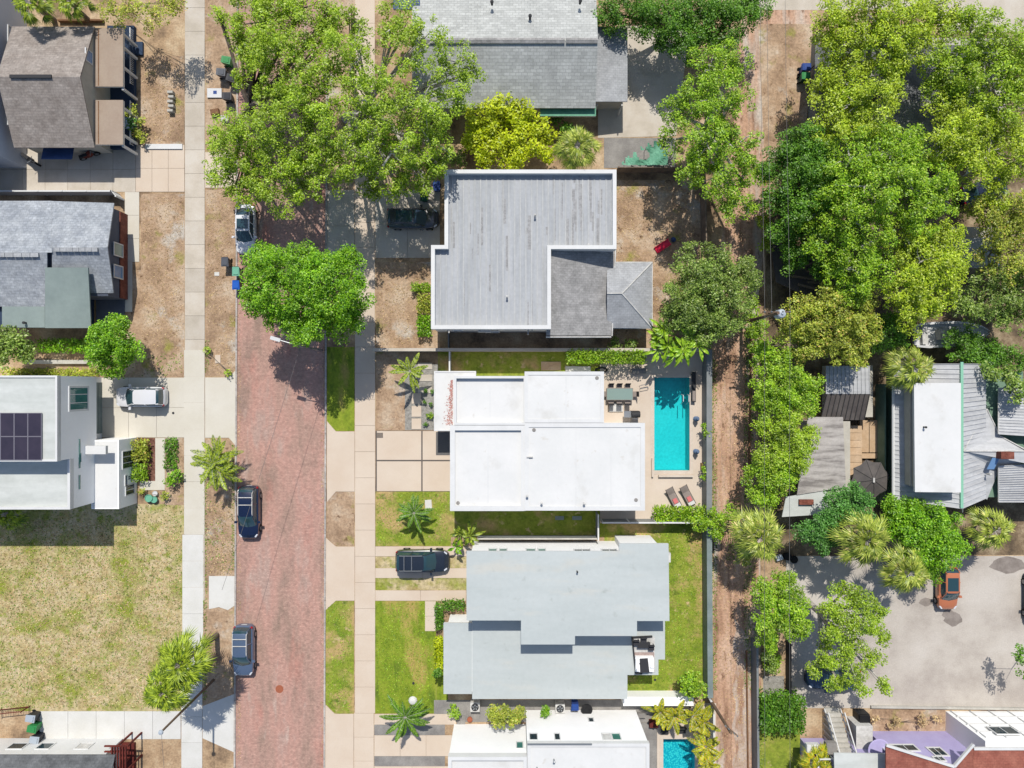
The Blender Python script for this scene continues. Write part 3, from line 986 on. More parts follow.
for y0, y1 in ((33, 50), (60, 88), (105, 148)):
    mb = MB()
    a, b = g2(136, y0), g2(136, y1)
    mb.box(a[0] - .04, b[1], .95, a[0] + .04, a[1], 1.03)
    n = int((a[1] - b[1]) / .16)
    for i in range(n):
        y = b[1] + (a[1] - b[1]) * (i + .5) / n
        mb.box(a[0] - .02, y - .02, .45, a[0] + .02, y + .02, .95)
    mb.build('railing', 'white_paint', H)
window(H, (X1, G(0, 76).y - .5), (X1, G(0, 76).y + .6), 3.2, 4.2, 'sky_glass', bars=0)
mb = MB()
mb.prism(P((134, 43), (144, 43), (144, 56), (134, 56)), .01, .25)
mb.build('steps', 'navy_wall', H)
MB().obox(G(58, 152, 1.9), (1.35, 0, 0), (0, .7, -.18), (0, 0, .03)).build('awning', 'navy_tarp', H)

# --- neighbour at the far left edge
H = T('house', 'pale grey house wall with two white windows at the far left edge', 'house', base(-10, 90))
MB().prism(RC(-300, -60, 27, 168), 0, 4.2).build('wall', 'pale_wall', H)
flat_roof(H, [(-300, -65), (-14, -65), (-14, 172), (-300, 172)], 4.5, 'grey_membrane')
X = G(27, 0).x
for y in (38, 120):
    c = G(0, 384 + (y - 384) * .975).y
    window(H, (X, c - .75), (X, c + .75), 1.3, 2.5, 'sky_glass', bars=0)

# --- blue-grey shingled house on the left
H = T('house', 'blue grey shingled house with a sage flat rear roof on the left edge', 'house', base(60, 265))
wl = MB()
X0, X1 = G(-250, 0).x, G(127, 0).x
yN_, yS_ = G(0, 206, 3.0).y, G(0, 296, 3.0).y
yr = G(0, 248, 4.6).y
wl.add([(X0, yN_, 0), (X1, yN_, 0), (X1, yS_, 0), (X0, yS_, 0), (X0, yN_, 2.95), (X1, yN_, 2.95), (X1, yS_, 2.95), (X0, yS_, 2.95), (X0, yr, 4.35), (X1, yr, 4.35)],
       [(0, 1, 5, 4), (3, 7, 6, 2), (1, 2, 6, 9, 5), (0, 4, 8, 7, 3), (4, 5, 9, 8), (8, 9, 6, 7)])
wl.build('wall', 'slate_wall', H)
MB().box(X1 + .002, yS_ + .05, 0, X1 + .1, yN_ - .05, 1.25).build('brick_skirting', 'brick_wall', H)
rf = MB()
rf.slab([G(52, 247.5, 4.75), G(107.5, 247.5, 4.75), G(114, 203, 3.1), G(52, 201, 3.2)], .12)
rf.slab([G(52, 247.5, 4.75), G(107.5, 247.5, 4.75), G(113.5, 293, 3.1), G(52, 293, 3.1)], .12)
rf.slab([G(-250, 252.5, 4.7), G(51.9, 252.5, 4.7), G(51.9, 200.8, 3.15), G(-250, 200.8, 3.1)], .12)
rf.slab([G(-250, 252.5, 4.7), G(47, 252.5, 4.7), G(47, 306.5, 3.15), G(-250, 306.5, 3.15)], .12)
rf = rf.build('roof', 'shingle_blue', H)
mb = MB()
for x0, x1, y, z in ((54, 98, 249.6, 4.8), (-20, 39, 255, 4.75)):
    mb = MB()
    for i in range(7):
        a, b = G(x0 + (x1 - x0) * i / 7, y, z), G(x0 + (x1 - x0) * (i + .95) / 7, y, z)
        mb.obox((a + b) / 2, (b - a) / 2, (0, .17, 0), (0, 0, .05))
    mb.build('ridge_cap', 'shingle_light', rf)
MB().prism(RC(4, 285, 94, 328), .001, 2.6).build('rear_wall', 'navy_wall', H)
MB().slab([G(45, 267.5, 4.55), G(88, 267.5, 4.55), G(91, 328, 3.3), G(45, 328, 3.3)], .14).build('rear_roof', 'sage_membrane', H)
MB().slab([G(2, 306.5, 3.3), G(44.8, 306.5, 3.3), G(44.8, 327.5, 3.1), G(2, 327.5, 3.1)], .14).build('rear_roof', 'sage_membrane', H)
vents(H, [(26.5, 323)], 3.1, 'charcoal', r=.08)
for y, gl in ((250, 'table_glass'), (272, 'sky_glass')):
    c = G(0, 384 + (y - 384) * .975).y
    window(H, (X1 + .1, c - .6), (X1 + .1, c + .6), .9, 2.4, gl, bars=0, fw=.1)
x9 = G(94, 0).x
window(H, (x9, G(0, 318).y), (x9, G(0, 306).y), .9, 2.2, bars=1)
MB().prism(P((97, 297), (125, 297), (125, 326), (101, 334), (97, 334)), .01, .14).build('stoop', 'slate_wall', H)

# --- white modern house on the left with the solar array
H = T('house', 'white two storey house with a solar array on its roof, left of the street', 'house', base(60, 440))
HM, HW = 8.0, 6.4
XE = G(114, 0).x
yA, yB, yC = G(0, 376, HM).y, G(0, 461, HM).y, G(0, 509.5, HW).y
X0 = G(-220, 0).x
wl = MB()
wl.box(X0, yB, 2.7, XE, yA, HM - .3)
wl.box(X0, yC, 0, XE - .01, yB, HW - .3)
wl.build('wall', 'white_wall', H)
MB().box(X0, yB, 0, XE - 1.1, yA - .01, 2.7).build('garage_wall', 'white_wall', H)
xg = XE - 1.1
g = MB()
for i in range(4):
    g.box(xg, yA - .5 - 4.6, .05 + i * .6, xg + .06, yA - .5, .6 + i * .6)
g.build('garage_door', 'vinyl_sage', H)
rx = (XE * (1 - 0)) 
r1 = [(-220, 375.5), (512 + (114 - 512) / (1 - HM / CAM_H), 375.5), (512 + (114 - 512) / (1 - HM / CAM_H), 461.5), (-220, 461.5)]
flat_roof(H, r1, HM, 'weathered_membrane', 'white_paint', w=.16, depth=.1)
r2 = [(-220, 462), (512 + (114 - 512) / (1 - HW / CAM_H), 459), (512 + (114 - 512) / (1 - HW / CAM_H), 509.5), (-220, 509.5)]
o = P(*r2, h=HW)
yB2 = yB - .02
MB().box(X0, yC + .2, HW - .45, XE - .2, yB2, HW - .2).build('lower_roof', 'weathered_membrane', H)
mb = MB()
mb.box(XE - .2, yC + .2, HW - .5, XE + .02, yB2, HW)
mb.box(X0, yC, HW - .5, XE + .02, yC + .198, HW + .001)
mb.build('parapet', 'white_paint', H)
# window high on the street wall
yw = G(0, 384 + (398.5 - 384) * .92).y
fr = window(H, (XE, yw - 1.05), (XE, yw + 1.05), 3.9, 6.6, 'teal_glass', bars=2, fw=.16)
for y0, y1, z0, z1 in ((439, 453, 5.0, 5.2), (453, 462, 4.9, 5.2), (462, 468, 5.0, 5.2), (475, 489, 5.0, 5.2)):
    ya, yb = G(0, y0, 5).y, G(0, y1, 5).y
    MB().box(XE - .02, yb, z0, XE + .03, ya, z1).build('slot_window', 'teal_glass', H)
# entry block
HE = 2.95
xe1 = G(137, 0).x
yE0, yE1 = G(0, 440, HE).y, G(0, 509, HE).y
MB().box(XE - .3, yE1, 0, xe1, yE0, HE - .001).build('entry', 'white_wall', H)
MB().box(XE - .2, yE1 + .1, HE, xe1 - .1, yE0 - .1, HE + .004).build('entry_roof', 'white_roof', H)
cy = G(0, 450, 4.3).y
MB().box(XE + .01, cy - .35, 4.0, XE + 1.75, cy + .35, 4.35).build('canopy', 'white_paint', H)
for y0, y1, z0, z1, b in ((450, 468, .5, 2.5, 2), (484, 495, .5, 2.0, 1)):
    window(H, (xe1, G(0, 384 + (y1 - 384) * .98).y), (xe1, G(0, 384 + (y0 - 384) * .98).y), z0, z1, bars=b)
window(H, (xe1, G(0, 483).y), (xe1, G(0, 472).y), 1.7, 2.1, bars=0)
# house number plate: the photo shows a small unreadable two-digit number
mb = MB()
for k in (0, 1):
    yb = G(0, 474.2 + k * 2.0).y
    for z in (1.18, 1.30, 1.42):
        mb.box(xe1, yb - .11, z - .012, xe1 + .03, yb + .0, z + .012)
    mb.box(xe1, yb - .11, 1.18, xe1 + .028, yb - .088, 1.42)
    mb.box(xe1, yb - .012, 1.18, xe1 + .026, yb + .01, 1.42)
mb.build('house_number', 'charcoal', H)
SP = T('solar_array', 'dark solar panels mounted in a grid on the white roof', 'solar array', G(20, 437, HM))
zt = HM - .02
for i in range(4):
    for j in range(2):
        x1 = 42 - i * 13.7
        a, b = G(x1 - 13.4, 413 + j * 23.6, zt), G(x1, 436.3 + j * 23.6, zt)
        p = MB().box(a.x, b.y, zt + .03, b.x, a.y, zt + .07).build('panel', 'solar_cell', SP)
        MB().ring([(a.x - .015, b.y - .015), (b.x + .015, b.y - .015), (b.x + .015, a.y + .015), (a.x - .015, a.y + .015)], .04, zt, zt + .08).build('frame', 'solar_frame', p)
MB().box(G(-40, 0, HM).x, G(0, 459, HM).y, HM - .1, G(40, 0, HM).x, G(0, 414, HM).y, zt - .002).build('mounting_rail', 'steel', SP)

# --- house at the lower left
H = T('house', 'white sided house with charcoal shingles and dark red porch at the lower left corner', 'house', base(60, 760))
wl = MB()
wl.prism(P((-200, 752), (108, 752), (108, 900), (-200, 900), h=2.4), 0, 2.7)
wl.build('wall', 'white_paint', H)
rf = MB().slab([G(-200, 755, 2.9), G(115, 755, 2.9), G(106, 800, 4.6), G(-200, 800, 4.6)], .12).build('roof', 'shingle_charcoal', H)
yy = P((0, 752), h=2.4)[0][1]
for a, b in ((4, 20), (32, 46), (70, 84)):
    window(H, (G(b + 17, 0).x, yy), (G(a + 17, 0).x, yy), .9, 2.0, 'dirty_white' if a > 60 else 'window_glass', bars=0)
mb = MB()
for i in range(6):
    a, b = G(112 + i * 2.7, 747, 2.6), G(112 + i * 2.7, 772, 2.6)
    mb.box(a.x - .05, b.y, 2.5, a.x + .05, a.y, 2.66)
for y in (746.5, 752, 770):
    a, b = G(104, y, 2.5), G(128, y, 2.5)
    mb.box(a.x, a.y - .06, 2.36, b.x, a.y + .06, 2.49)
for x in (127, 117):
    for y in (746.5, 770):
        c = G(x, y, 2.5)
        mb.box(c.x - .07, c.y - .07, 0, c.x + .07, c.y + .07, 2.36)
mb.build('porch_frame', 'rust_wood', H)
MB().prism(RC(116, 742, 136, 800), .01, .3).build('porch', 'rust_wood', H)

# --- right side: shed, flat roof annexe
H = T('shed', 'shed with a light and a dark ribbed metal roof beside the alley trees', 'shed', base(838, 395))
MB().prism(RC(822, 366, 861, 416), 0, 2.1).build('wall', 'cream_wall', H)


def ribs(parent, p3, axis_n, mat, w=.03, hgt=.045, name='rib'):
    """Raised seams running from edge p0-p1 to edge p3-p2."""
    p = [Vector(q) for q in p3]
    mb = MB()
    for i in range(axis_n + 1):
        t = i / axis_n
        a, b = p[0].lerp(p[1], t), p[3].lerp(p[2], t)
        d = (b - a).normalized()
        s = d.cross(Vector((0, 0, 1))).normalized()
        mb.obox((a + b) / 2 + Vector((0, 0, hgt / 2)), (b - a) / 2, s * w, Vector((0, 0, hgt)))
    return mb.build(name, mat, parent)


q = [G(826, 366, 2.7), G(869, 366, 2.7), G(869.5, 394, 2.45), G(826, 394, 2.45)]
r = MB().slab(q, .06).build('light_roof', 'tin_roof', H)
ribs(r, q, 11, 'tin_roof')
q = [G(827, 393.6, 2.42), G(869.5, 393.6, 2.42), G(864, 420, 2.1), G(820.5, 420, 2.1)]
r = MB().slab(q, .06).build('dark_roof', 'tin_dark', H)
ribs(r, q, 9, 'charcoal')
H = T('annexe', 'low annexe with a weathered stained flat roof and tan steps, south of the shed', 'annexe', base(815, 465))
MB().prism(RC(800, 420, 838, 500), 0, 2.3).build('wall', 'cream_wall', H)
q = [G(808, 417, 2.6), G(843, 417, 2.6), G(846, 487, 2.6), G(797, 495, 2.6)]
MB().slab(q, .1).build('roof', 'tin_stained', H)
MB().slab([G(786, 497, 2.5), G(826, 490, 2.5), G(830, 514, 2.4), G(782, 517, 2.4)], .1).build('porch_roof', 'weathered_membrane', H)
MB().obox(G(806, 502, 2.6), (.62, 0, 0), (0, .22, 0), (0, 0, .12)).build('roof_box', 'brick_wall', H)
mb = MB()
for i in range(7):
    mb.prism(RC(843 + .3 * i, 425 + i * 7.3, 857, 432 + i * 7.3), 0, .9)
mb.build('deck', 'warm_boards', H)
mb = MB()
for i in range(2):
    mb.prism(RC(858 + i * 9.6, 420, 867 + i * 9.6, 452), 0, .35)
mb.prism(RC(858, 453, 877, 458), 0, .35)
mb.build('steps', 'warm_boards', H)

# --- metal roofed house, right edge
H = T('house', 'metal roofed house with a raised white flat panel and mint ridge at the right edge', 'house', base(945, 430))
wl = MB()
wl.prism(RC(886, 372, 1000, 492), 0, 2.9)
wl.prism(RC(975, 384, 1200, 480), .001, 2.8)
wl.build('wall', 'sage_wall', H)
HR = 4.1
q = [G(961.5, 364, HR + .5), G(961.5, 508.5, HR + .5), G(894, 499, 3.2), G(894, 364, 3.2)]
r = MB().slab(q, .07).build('roof', 'tin_roof', H)
ribs(r, q, 30, 'tin_roof', w=.025)
q = [G(961.8, 364, HR + .5), G(961.8, 508.5, HR + .5), G(986, 498, 3.6), G(986, 364, 3.6)]
r2 = MB().slab(q, .07).build('roof', 'tin_roof', H)
ribs(r2, q, 30, 'tin_roof', w=.025)
a, b = G(961.6, 362, HR + .56), G(961.6, 508, HR + .56)
MB().box(a.x - .12, b.y, HR + .5, a.x + .12, a.y, HR + .62).build('ridge_cap', 'mint_trim', r)
MB().tube([G(962.5, 508.5, 4.4), G(962.5, 512, 4.0), G(961, 505, .1)], .05).build('downpipe', 'dirty_white', r)
MB().tube([G(893.4, 386, 3.15), G(893.4, 500, 3.15)], .13).build('gutter', 'white_paint', r)
HP = 5.6
p = [(914, 383), (961, 383), (961, 492.5), (915, 492)]
flat_roof(H, p, HP, 'white_roof', name='upper_roof')
MB().prism(inset(P(*p, h=HP), .35), 3.0, HP - .1).build('upper_wall', 'cream_wall', H)
MB().box(*G(909.5, 388, 4.8), G(911.8, 388, 4.8).x, G(909.5, 486, 4.8).y, 4.9).build('upper_ledge', 'cream_wall', H)
vents(H, [(923.5, 427)], HP, 'charcoal', r=.06)
# hip roofs to the right
ap = G(992, 451, 4.9)
apx = G(1060, 451, 4.9)
hp = MB()
e0, e1 = G(963.5, 451, 4.4), G(987, 410, 3.4)
hp.add([G(963.5, 451.2, 4.55), G(987, 409, 3.3), G(1000, 436, 3.4), G(1060, 470, 4.4), G(1060, 451.2, 4.55), G(987, 500, 3.1), G(999, 470, 3.3)],
       [(0, 1, 2, 3, 4), (0, 4, 6, 5)])
hp = hp.build('cross_roof', 'tin_roof', H)
mb = MB()
mb.tube([G(963.5, 451.2, 4.6), G(1060, 451.2, 4.6)], .06)
mb.tube([G(963.5, 451.2, 4.6), G(987, 409, 3.34)], .05)
mb.tube([G(987, 409, 3.34), G(1000, 436, 3.44), G(1030, 452, 4.0)], .06)
mb.build('ridge_cap', 'dirty_white', hp)
for (y0, y1, za, zb) in ((388, 450, 3.3, 3.9), (452, 502, 3.9, 3.2)):
    q = [G(998, y0, za), G(998, y1, zb), G(1250, y1, zb), G(1250, y0, za)]
    q = [G(998.5, y0 + (0 if y0 < 400 else 14), za), G(1250, y0, za), G(1250, y1, zb), G(998.5, y1 - (16 if y0 < 400 else 0), zb)]
    s_ = MB().slab(q, .07).build('side_roof', 'tin_roof', H)
    ribs(s_, [q[0], q[3], q[2], q[1]], 16, 'tin_roof', w=.025)
    mb = MB()
    mb.tube([q[0], q[3]], .06)
    mb.build('edge_trim', 'dirty_white', s_)
c = G(1004, 455, 4.7)
MB().obox(c, (.55, 0, 0), (0, .3, 0), (0, 0, .45)).build('chimney', 'brick_wall', hp)
MB().obox(G(993, 463.5, 4.35), (.3, 0, 0), (.15, .5, .12), (0, 0, .04)).build('skylight', 'sky_glass', hp)
vents(H, [(988, 474)], 4.0, 'dirty_white', r=.08)

# --- lavender house, lower right
H = T('house', 'lavender house with red shingles, upper deck and white stairs at the lower right', 'house', base(900, 755))
HV = 5.6
wl = MB()
yv = G(0, 731).y
xa, xb = G(868, 0).x, G(946, 0).x
wl.box(xa, G(0, 800).y, 0, xb, yv, HV)
wl.build('wall', 'lavender_wall', H)
for a, b, z0, z1, n in ((882, 917, 2.4, 3.6, 2), (930, 945, 2.9, 4.4, 1)):
    k = (1 - (z0 + z1) / 2 / CAM_H) / PPM
    window(H, ((b - 512) * k, yv), ((a - 512) * k, yv), z0, z1, bars=n, fw=.14)
window(H, (G(912, 0).x, yv), (G(902, 0).x, yv), 4.4, 5.2, bars=1, fw=.1)
rf = MB()
rf.slab([G(886, 745.5, HV), G(954, 767, HV + .3), G(954, 860, HV + .3), G(886, 860, HV)], .14)
rf.slab([G(954.2, 767, HV + .3), G(973, 745, HV + .6), G(973, 860, HV + .6), G(954.2, 860, HV + .3)], .14)
rf.slab([G(973.2, 749, HV + .2), G(1300, 749, HV + .2), G(1300, 860, HV + 1.6), G(973.2, 860, HV + 1.6)], .14)
rf = rf.build('roof', 'shingle_red', H)
mb = MB()
for a, b in ((G(886, 745, HV + .02), G(954, 766.5, HV + .32)), (G(954, 766.5, HV + .32), G(973.5, 744, HV + .62)), (G(973.5, 748.5, HV + .2), G(1300, 748.5, HV + .2))):
    d = (b - a)
    mb.obox((a + b) / 2, d / 2, Vector((-d.y, d.x, 0)).normalized() * .1, (0, 0, .1))
mb.build('fascia', 'white_paint', rf)
# white sided wing with roof rails
yw = G(0, 711).y
MB().box(G(945.5, 0).x, G(0, 800).y, .001, G(1300, 0).x, yw, HV - .2).build('white_wing', 'white_wall', H)
mb = MB()
for z in (1.2, 2.6, 3.9):
    mb.box(G(948, 0).x, yw, z, G(1250, 0).x, yw + .12, z + .12)
for i in range(9):
    x = G(950 + i * 19, 0).x
    mb.box(x - .04, yw, .1, x + .04, yw + .1, 4.9)
mb.build('siding_trim', 'white_paint', H)
for a, b in ((962, 985), (1000, 1015)):
    window(H, (G(b, 0).x, yw + .12), (G(a, 0).x, yw + .12), 3.2, 4.6, bars=1)
# deck with stairs
dk = 2.6
MB().prism(RC(800, 738, 867, 800), 0, dk).build('deck', 'lavender_wall', H)
MB().slab([G(834, 753, 4.3), G(888, 754, 4.3), G(888, 830, 4.3), G(836, 830, 4.3)], .12).build('deck_roof', 'weathered_membrane', H)
for (x0, y0, x1, y1) in ((801, 738, 801, 766), (801, 738, 822, 738), (846, 738, 866, 738)):
    mb = MB()
    a, b = G(x0, y0), G(x1, y1)
    d = (b - a)
    n = max(3, int(d.length / .5))
    for i in range(n + 1):
        p = a.lerp(b, i / n)
        mb.box(p.x - .04, p.y - .04, dk, p.x + .04, p.y + .04, dk + .95)
    m_ = (a + b) / 2
    mb.obox(m_ + Vector((0, 0, dk + 1.0)), d / 2 * 1.01, Vector((-d.y, d.x, 0)).normalized() * .06, (0, 0, .05))
    mb.obox(m_ + Vector((0, 0, dk + .3)), d / 2, Vector((-d.y, d.x, 0)).normalized() * .03, (0, 0, .03))
    mb.build('railing', 'white_paint', H)
st = MB()
for i in range(9):
    st.prism(RC(824, 707 + i * 3.45, 838, 710.4 + i * 3.45), 0, .28 * (i + 1))
st = st.build('stairs', 'wall_stucco', H)
mb = MB()
for x in (823, 839):
    a, b = G(x, 707), G(x, 738)
    mb.tube([a + Vector((0, 0, 1.1)), b + Vector((0, 0, dk + 1))], .06)
    mb.tube([a + Vector((0, 0, .3)), b + Vector((0, 0, dk + .1))], .05)
    for i in range(5):
        p = a.lerp(b, (i + .5) / 5)
        mb.box(p.x - .04, p.y - .04, 0, p.x + .04, p.y + .04, 1.1 + (dk - .1) * (i + .5) / 5)
mb.build('handrail', 'white_paint', st)
MB().prism(RC(846, 716, 862, 740), 0, 1.9).build('stair_landing', 'dirty_white', H)

# --- sheds glimpsed under the oaks
H = T('shed', 'dark open shed with a pale roof edge glimpsed under the big oaks', 'shed', base(815, 250))
MB().prism(P((778, 246), (835, 272), (835, 288), (808, 292), (780, 280)), 0, 2.2).build('wall', 'charcoal', H)
MB().slab([G(770, 240, 2.6), G(836, 270, 2.6), G(836, 290, 2.5), G(806, 296, 2.5), G(776, 282, 2.5)], .08).build('roof', 'tin_dark', H)
MB().tube([G(770, 239.5, 2.65), G(838, 271, 2.65)], .09).build('roof_edge', 'steel', H)
H = T('house', 'low pale roofed house mostly hidden beneath the oaks at the upper right', 'house', base(930, 100))
MB().prism(RC(830, 52, 985, 150), 0, 2.6).build('wall', 'cream_wall', H)
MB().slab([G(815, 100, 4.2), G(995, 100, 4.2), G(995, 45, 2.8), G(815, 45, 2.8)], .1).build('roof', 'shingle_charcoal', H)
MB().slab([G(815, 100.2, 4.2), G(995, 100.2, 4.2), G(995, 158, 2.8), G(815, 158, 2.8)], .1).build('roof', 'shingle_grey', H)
H = T('shed', 'small shed with a pale tin roof under trees at the right edge', 'shed', base(985, 250))
MB().prism(RC(935, 232, 985, 262), 0, 2.1).build('wall', 'cream_wall', H)
MB().slab([G(942, 238, 2.6), G(1000, 238, 2.6), G(1000, 268, 2.3), G(942, 268, 2.3)], .08).build('roof', 'tin_roof', H)


# ------------------------------------------------------------------ plants
def unit(v):
    return v / np.maximum(np.linalg.norm(v, axis=1, keepdims=True), 1e-6)


def leafquads(p, nrm, size):
    """Pointed leaf-sprig faces centred on p."""
    n = len(p)
    a = unit(np.cross(nrm, rng.normal(size=(n, 3))))
    b = np.cross(nrm, a)
    L = (size * rng.uniform(.6, 1.25, n))[:, None]
    W = L * rng.uniform(.4, .7, n)[:, None]
    fold = nrm * L * .18
    return np.stack([p - a * L, p + b * W + fold, p + a * L, p - b * W + fold], axis=1).reshape(-1, 3)


def clump_leaves(c, r, n, size, flat=.75):
    d = unit(rng.normal(size=(n, 3)) + np.array([0, 0, .45]))
    rr = r * rng.uniform(.35, 1.0, n)[:, None] ** .7
    p = c + d * rr * np.array([1, 1, flat])
    nrm = unit(d * .4 + np.array([0, .35, .85]) + rng.normal(size=(n, 3)) * .5)
    return leafquads(p, nrm, size)


def tree(label, at, blobs, leaf, group=None, name='tree', dens=40, size=.095, sub=.52, fill=1.5, bark='bark', twig=4, trunk_r=None, cat='tree', low=-.35, grow=1.06):
    if group == 'grove of big oaks at the upper right':
        grow = 1.2
    """at: photo pixel of the trunk's foot; blobs: (px, py, radius in pixels, height m) as seen in the photo."""
    foot = base(*at)
    t = T(name, label, cat, foot, group)
    foot = np.array(foot)
    cs, rs = [], []
    for px, py, rp, h in blobs:
        rp *= grow
        cs.append(np.array(G(px, py, h)))
        rs.append(rp / PPM * (1 - h / CAM_H))
    out, tips = [], []
    for c, Rb in zip(cs, rs):
        n = max(3, int(fill * (Rb / sub) ** 2 * (1.4 if bark == 'bark_pale' else 1.62)))
        tp = []
        for _ in range(n):
            d = rng.normal(size=3)
            d /= np.linalg.norm(d)
            d[2] = max(d[2], low) * .85
            q = c + d * max(Rb - sub * .5, .1) * rng.random() ** .42
            q[2] = max(q[2], .3)
            r = sub * rng.uniform(.55, 1.35)
            out.append(clump_leaves(q, r, int(dens * (r / .6) ** 2 * (0.17 / size) ** 1.6), size))
            tp.append(q)
        tips.append(tp)
    mean = np.mean(cs, axis=0)
    span = max(np.linalg.norm((c - mean)[:2]) + r for c, r in zip(cs, rs))
    r0 = trunk_r or min(.45, .06 + span * .045)
    hz = min(c[2] for c in cs)
    fork = np.array(foot) * .75 + mean * .25
    fork[2] = hz * .42
    mb = MB()
    mb.tube([foot - np.array((0, 0, .05)), (np.array(foot) * .6 + fork * .4), fork], [r0 * 1.25, r0, r0 * .85], n=8)
    for c, Rb, tp in zip(cs, rs, tips):
        m1 = fork * .55 + c * .45 + rng.normal(size=3) * .25 * Rb * np.array([1, 1, .3])
        m1[2] = fork[2] * .45 + c[2] * .5
        mb.tube([fork, m1, c], [r0 * .6, r0 * .38, r0 * .18], n=6)
        for q in tp[:twig]:
            mid = (c + q) / 2 + rng.normal(size=3) * .15
            mb.tube([c if rng.random() < .5 else m1, mid, q], [r0 * .17, max(.025, r0 * .1), .015], n=4, cap=False)
    mb.build('trunk', bark, t)
    quads('crown', np.concatenate(out), 4, leaf, t)
    return t


def shrub(label, at, blobs, leaf, name='shrub', **kw):
    kw.setdefault('sub', .34)
    kw.setdefault('size', .1)
    kw.setdefault('dens', 30)
    kw.setdefault('trunk_r', .04)
    kw.setdefault('cat', 'shrub')
    kw.setdefault('low', -.6)
    kw.setdefault('twig', 2)
    return tree(label, at, blobs, leaf, name=name, **kw)


def hedge(label, x0, y0, x1, y1, h, leaf, size=.1, name='hedge', group=None, dens=150):
    """Clipped hedge: photo box of its top; leaves fill the outer shell."""
    k = 1 - h / CAM_H
    a, b = G(x0, y1, h), G(x1, y0, h)
    t = T(name, label, 'hedge', ((a.x + b.x) / 2, (a.y + b.y) / 2, 0), group)
    sx, sy = b.x - a.x, b.y - a.y
    n = int(dens * (sx * sy + (sx + sy) * h * .8))
    p = rng.random((n, 3))
    p[:, 2] = 1 - p[:, 2] ** 1.8
    bump = .12 * np.sin(p[:, 0] * sx * 3.1 + 1) * np.sin(p[:, 1] * sy * 3.7) + rng.normal(size=n) * .07
    q = np.stack([a.x + p[:, 0] * sx + rng.normal(size=n) * .08, a.y + p[:, 1] * sy + rng.normal(size=n) * .08, np.maximum(p[:, 2] * h + bump, .05)], axis=1)
    nrm = unit(rng.normal(size=(n, 3)) * .6 + np.array([0, 0, .8]))
    quads('crown', leafquads(q, nrm, size), 4, leaf, t)
    mb = MB()
    m = max(2, int(max(sx, sy) / .7))
    for i in range(m):
        u = (i + .5) / m
        x, y = (a.x + sx * u, a.y + sy / 2) if sx > sy else (a.x + sx / 2, a.y + sy * u)
        mb.tube([(x, y, 0), (x + .05, y + .05, h * .75)], [.035, .015], n=5)
    mb.build('stems', 'bark', t)
    return t


def strip(p0, d0, L, w, droop, side, seg=3):
    """A tapering drooping blade as quads; arrays over blades."""
    pts = []
    for i in range(seg + 1):
        u = i / seg
        q = p0 + d0 * (L * u)[:, None]
        q = q - np.array([0, 0, 1]) * (droop * u * u)[:, None]
        ww = (w * (1 - u) ** .7 * (.45 + min(1, u * 3) * .55))[:, None]
        pts.append((q - side * ww, q + side * ww))
    out = []
    for i in range(seg):
        out.append(np.stack([pts[i][0], pts[i][1], pts[i + 1][1], pts[i + 1][0]], axis=1))
    return np.concatenate(out).reshape(-1, 3)


def fan_palm(label, foot_px, top_px, h, rad_px, leaf='frond_sabal', nf=44, group=None, r=.2, skirt=True):
    """Cabbage-type palm: fan fronds all round the head."""
    foot, top = base(*foot_px), G(*top_px, h)
    t = T('palm_tree', label, 'palm', foot, group)
    Rm = rad_px / PPM * (1 - h / CAM_H)
    MB().tube([foot - Vector((0, 0, .05)), foot.lerp(top, .35) + Vector((0, 0, .1)), foot.lerp(top, .7), top - Vector((0, 0, .15))], [r * 1.25, r, r * .95, r * 1.15], n=10).build('trunk', 'bark', t)
    P0, D0, LL, WW, DR, SD = [], [], [], [], [], []
    pet = MB()
    nf = int(nf * .9)
    for i in range(nf):
        az = i * 2.399 + rnd.uniform(-.3, .3)
        u = i / nf
        el = 1.2 - 1.75 * u + rnd.uniform(-.3, .3)
        d = np.array([math.cos(az) * math.cos(el), math.sin(az) * math.cos(el), math.sin(el)])
        lp = Rm * (.22 + .38 * u) * rnd.uniform(.75, 1.2)
        c = np.array(top) + d * lp - np.array([0, 0, .12 * lp])
        pet.tube([top, np.array(top) + d * lp * .5, c], .02, n=4, cap=False)
        lat = unit(np.cross(d, [0, 0, 1.0])[None])[0]
        upv = np.cross(lat, d)
        m = 12
        for j in range(m):
            a = (j / (m - 1) - .5) * 2.5
            dd = d * math.cos(a) + lat * math.sin(a) - upv * .45 * (1 - u) * math.cos(a)
            dd /= np.linalg.norm(dd)
            P0.append(c)
            D0.append(dd)
            LL.append(Rm * (.34 + .10 * u) * (1 - .25 * abs(a) / 1.25) * rnd.uniform(.85, 1.12))
            WW.append(.075)
            DR.append(rnd.uniform(.15, .5) * Rm * .45)
            s = np.cross(dd, upv + rng.normal(size=3) * .25)
            SD.append(s / np.linalg.norm(s))
    pet.build('petioles', 'bark_pale', t)
    quads('crown', strip(np.array(P0), np.array(D0), np.array(LL), np.array(WW), np.array(DR), np.array(SD)), 4, leaf, t)
    return t


